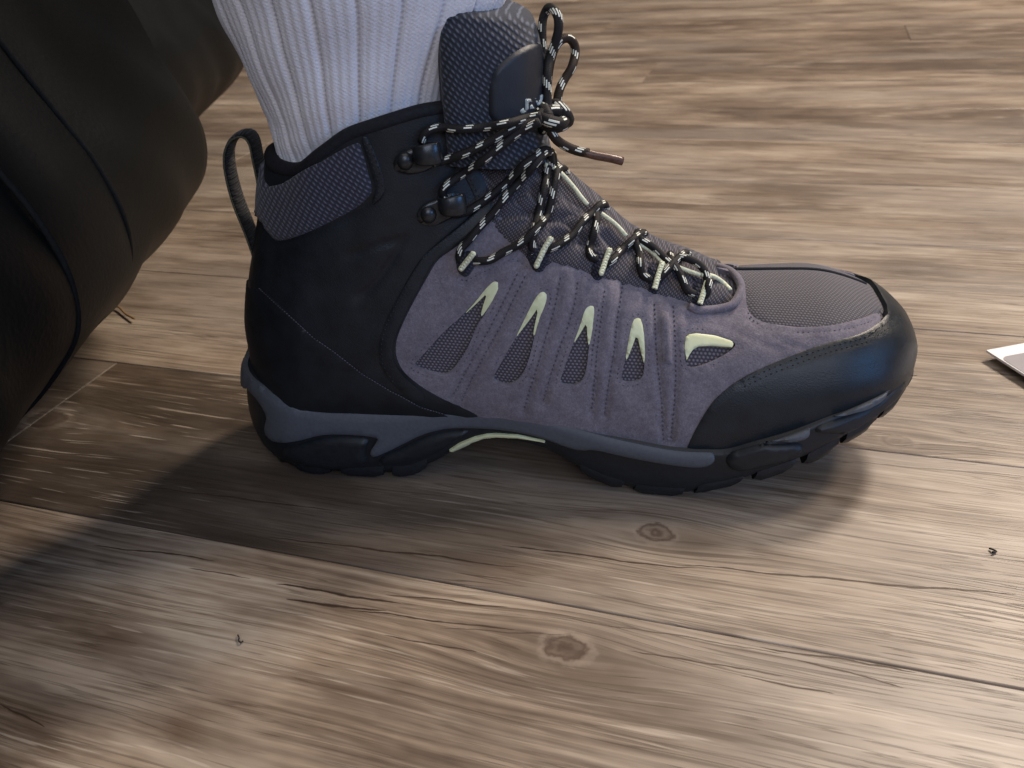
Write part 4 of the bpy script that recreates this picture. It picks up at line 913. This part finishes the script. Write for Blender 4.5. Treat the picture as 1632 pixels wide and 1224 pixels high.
# ---- pull tab at the heel
def pull_tab():
    pts = [(424,440),(412,405),(398,365),(380,320),(369,280),(365,248),(370,226),(382,214),(396,213),(405,224),(410,246),(416,275),(421,300)]
    P = np.array([on_y(p, -0.001) for p in pts]); P = resample(catmull(P, 8), 0.0015)
    V, F, UV = tube(P, 0.0058, 12, ry=0.0013, up=(-1, 0, 0.3)); pt = mesh_obj('pull_tab', V, F, M_TAB, BOOT)
    a = Acc()
    for off in (-0.0058,):
        V, F, UV = tube(P[8:62] + np.array([0, off, 0]), 0.00045, 6); a.add(V, F)
    a.build('tab_edge', mat_plain('olive_thread', (0.055, 0.055, 0.035), 0.8, 900, 0.4), pt)
    P = np.array([on_y(p, -0.0058) for p in [(417,408),(420,422),(423,438)]]); V, F, UV = tube(resample(catmull(P, 4), 0.001), 0.0022, 8, ry=0.001); mesh_obj('tab_tag', V, F, M_GREYPRINT, pt)
pull_tab()

# ------------------------------------------------------------------ sock
def mat_sock():
    t = NT('white_sock_knit', 0.95, 0.15); v = t.coord(); uv = t.xyz(t.coord('UV'))
    n = t.noise(v, 900, 3, 0.7); big = t.noise(v, 60, 3)
    fr = t.math('FRACT', uv[0]); gr = t.range(t.math('ABSOLUTE', t.math('SUBTRACT', fr, 0.5)), 0.43, 0.49)
    dots = t.math('ADD', 0.5, t.math('MULTIPLY', t.math('SINE', t.math('MULTIPLY', uv[1], 3.6)), 0.5))
    c = t.mix(t.math('MULTIPLY', gr, t.math('ADD', 0.25, t.math('MULTIPLY', dots, 0.5))), t.ramp(big, [(0.3, (0.70, 0.68, 0.71)), (0.7, (0.81, 0.79, 0.805))]), (0.34, 0.33, 0.37, 1))
    kn = t.math('MULTIPLY', t.math('SINE', t.math('MULTIPLY', uv[0], 44.0)), 0.5); kn2 = t.math('SINE', t.math('MULTIPLY', uv[1], 5.0))
    h = t.math('ADD', t.math('MULTIPLY', n, 1.0), t.math('MULTIPLY', t.math('MULTIPLY', kn, kn2), 0.25))
    return t.out(c, None, t.bump(h, 0.0008, 0.5), Sheen_Weight=0.4)
def sock():
    root = empty('sock', (0.08, 0, 0.10), 'white ribbed cotton sock on a leg, tucked into the boot', 'sock')
    z = [96, 112, 128, 145, 160, 178, 195, 230, 300, 390]
    cx = [80, 80, 79.5, 79, 81.5, 84.5, 86.5, 84, 76, 62]; rx = [32, 34, 35, 36.5, 41, 47.5, 54, 58, 63, 67]; ry = [25, 26, 27, 29, 32, 36, 40, 45, 52, 58]
    zz = np.linspace(96, 390, 150); X = pchip(z, cx, zz); RX = pchip(z, rx, zz); RY = pchip(z, ry, zz); n = 22 * 17; V, UV = [], []
    for i in range(len(zz)):
        th = np.arange(n) / n * 2 * math.pi; u = th / (2 * math.pi) * 22 + 0.10 * math.sin(zz[i] * 0.045)
        fr = np.abs((u % 1.0) - 0.5) * 2; rib = 1.15 * (1 - fr ** 5) - 0.9 * np.exp(-((fr - 1) / 0.10) ** 2) + 0.25 * np.sin(u * 2 * math.pi * 4)
        wr = 0.12 * math.exp(-((zz[i] - 150) / 16) ** 2) * np.sin(zz[i] * 0.55 + 1.5 * np.sin(th * 2)) + 0.5 * np.sin(th * 3 + zz[i] * 0.12) + 0.35 * np.sin(th * 5 - zz[i] * 0.21)
        V.append(np.stack([X[i] + (RX[i] + rib + wr) * np.cos(th), (RY[i] + rib + wr) * np.sin(th), zz[i] + 2.5 * np.cos(th)], 1)); UV.append(np.stack([u, np.full(n, zz[i])], 1))
    m = len(zz); V = np.concatenate(V) * MM; F = [(i*n+j, i*n+(j+1) % n, (i+1)*n+(j+1) % n, (i+1)*n+j) for i in range(m-1) for j in range(n)]
    lu = []
    for i in range(m - 1):
        for j in range(n):
            a, b = UV[i][j], UV[i][(j+1) % n]; c, d = UV[i+1][(j+1) % n], UV[i+1][j]
            w1 = b[0] + (22 if j == n-1 else 0); w2 = c[0] + (22 if j == n-1 else 0); lu += [(a[0], a[1]), (w1, b[1]), (w2, c[1]), (d[0], d[1])]
    F += [tuple((m-1)*n + j for j in range(n))]; lu += [(0, 0)] * n
    mesh_obj('sock_tube', V, F, mat_sock(), root, True, lu)
sock()

# ------------------------------------------------------------------ the person wearing sock and boot (out of view, folded leg invented to shade the floor)
def unseen_person():
    J = [(-0.24, 0.10, 0.56), (-0.23, 0.02, 0.53), (-0.06, 0.0, 0.545), (0.085, 0.0, 0.535), (0.080, 0.0, 0.46), (0.072, 0.0, 0.375), (0.068, 0.0, 0.33),
         (-0.22, 0.19, 0.53), (0.00, 0.25, 0.545), (0.245, 0.325, 0.535), (0.13, 0.345, 0.50), (-0.03, 0.32, 0.475), (-0.18, 0.29, 0.465), (-0.27, 0.10, 0.72), (-0.30, 0.10, 0.92), (-0.30, 0.10, 1.04)]
    Rr = [0.125, 0.098, 0.090, 0.070, 0.064, 0.060, 0.056, 0.098, 0.090, 0.070, 0.062, 0.052, 0.045, 0.135, 0.15, 0.12]
    E = [(0, 1), (1, 2), (2, 3), (3, 4), (4, 5), (5, 6), (0, 7), (7, 8), (8, 9), (9, 10), (10, 11), (11, 12), (0, 13), (13, 14), (14, 15)]
    me = bpy.data.meshes.new('unseen_person'); me.from_pydata(J, E, []); me.update()
    o = bpy.data.objects.new('unseen_person', me); COL.objects.link(o)
    sk = o.modifiers.new('skin', 'SKIN'); sk.use_smooth_shade = True; o.modifiers.new('sub', 'SUBSURF').levels = 2; o.modifiers['sub'].render_levels = 2
    if not me.skin_vertices: me.skin_vertices.new()
    for v, r in zip(me.skin_vertices[0].data, Rr): v.radius = (r, r)
    me.skin_vertices[0].data[0].use_root = True
    me.materials.append(mat_plain('dark_denim', (0.03, 0.033, 0.045), 0.9, 500, 0.3, 0.0003, 0.2))
    tag(o, 'person in dark trousers seated out of view, folded leg invented to shade the floor', 'unseen_person')
unseen_person()

# ------------------------------------------------------------------ card at the right edge
def card():
    z = 0.0052; A = on_z((1572,558), z); e1 = on_z((1632,545), z) - A; e1 /= np.linalg.norm(e1); e2 = on_z((1632,632), z) - A; e2 /= np.linalg.norm(e2)
    e2 = e2 - e1 * (e1 @ e2); e2 /= np.linalg.norm(e2); n = np.cross(e1, e2); n = n if n[2] > 0 else -n
    root = empty('card', tuple(A + e1 * .05 + e2 * .04 - np.array([0, 0, z])), 'white printed card with a grey rounded box lying on the floor right of the boot', 'card')
    th = 0.0012; L1, L2 = 0.12, 0.085
    def slab(name, a0, a1, b0, b1, zz, t, mat, rad=0.0, par=None):
        Q = []
        for cx, cy, s in ((a0, b0, 2), (a1, b0, 3), (a1, b1, 0), (a0, b1, 1)):
            sx = 1 if cx == a0 else -1; sy = 1 if cy == b0 else -1
            if rad == 0: Q.append((cx, cy))
            else:
                for k in range(6): g = (s + k / 5) * math.pi / 2; Q.append((cx + sx * rad + rad * math.cos(g), cy + sy * rad + rad * math.sin(g)))
        up = np.array([0, 0, 1.0]); tilt = lambda a, b: -0.03 * a - 0.015 * b
        V = [A + e1 * a + e2 * b + up * (zz + tilt(a, b)) for a, b in Q] + [A + e1 * a + e2 * b + up * (zz - t + tilt(a, b)) for a, b in Q]; m = len(Q)
        F = [tuple(range(m)), tuple(range(m, 2*m))[::-1]] + [(i, (i+1) % m, m + (i+1) % m, m + i) for i in range(m)]
        return fixn(mesh_obj(name, V, F, mat, par or root, False))
    slab('card_sheet', 0, L1, 0, L2, 0, th, mat_plain('white_card', (0.80, 0.77, 0.76), 0.5, 200, 0.03, 0.00002))
    pb = on_z((1620,586), z) - A; pa, pb2 = float(pb @ e1), float(pb @ e2)
    slab('printed_box', pa, pa + 0.04, pb2 - 0.011, pb2 + 0.009, 0.0002, 0.0002, mat_plain('grey_print', (0.26, 0.24, 0.25), 0.5, 200, 0.05, 0.00001), 0.004)
card()
# ------------------------------------------------------------------ scraps on the floor
M_LINT = mat_plain('dark_lint', (0.03, 0.022, 0.016), 0.9); M_TWIG = mat_plain('tan_thread', (0.22, 0.12, 0.05), 0.8)
def scrap(name, pts, r, mat, label, cat, group=None, lift=0.0006):
    P = np.array([on_z(p, lift + 0.0005 * (i % 2)) for i, p in enumerate(pts)]); V, F, UV = tube(resample(catmull(P, 5), 0.0005), r, 6); c = V.mean(0); c[2] = 0
    o = mesh_obj(name, V - c, F, mat); o.location = c; tag(o, label, cat, group)
scrap('lint', [(379,1012),(381,1017),(380,1021),(384,1024),(387,1022)], 0.00028, M_LINT, 'small dark curl of lint on the tan plank at lower left', 'lint')
scrap('lint', [(1577,874),(1583,876),(1588,879),(1582,880)], 0.0004, M_LINT, 'round dark speck on the pale plank at the far right', 'lint')
scrap('thread', [(178,486),(190,490),(200,500),(214,508)], 0.0007, M_TWIG, 'tan loose thread poking out under the couch edge', 'thread', None, 0.002)
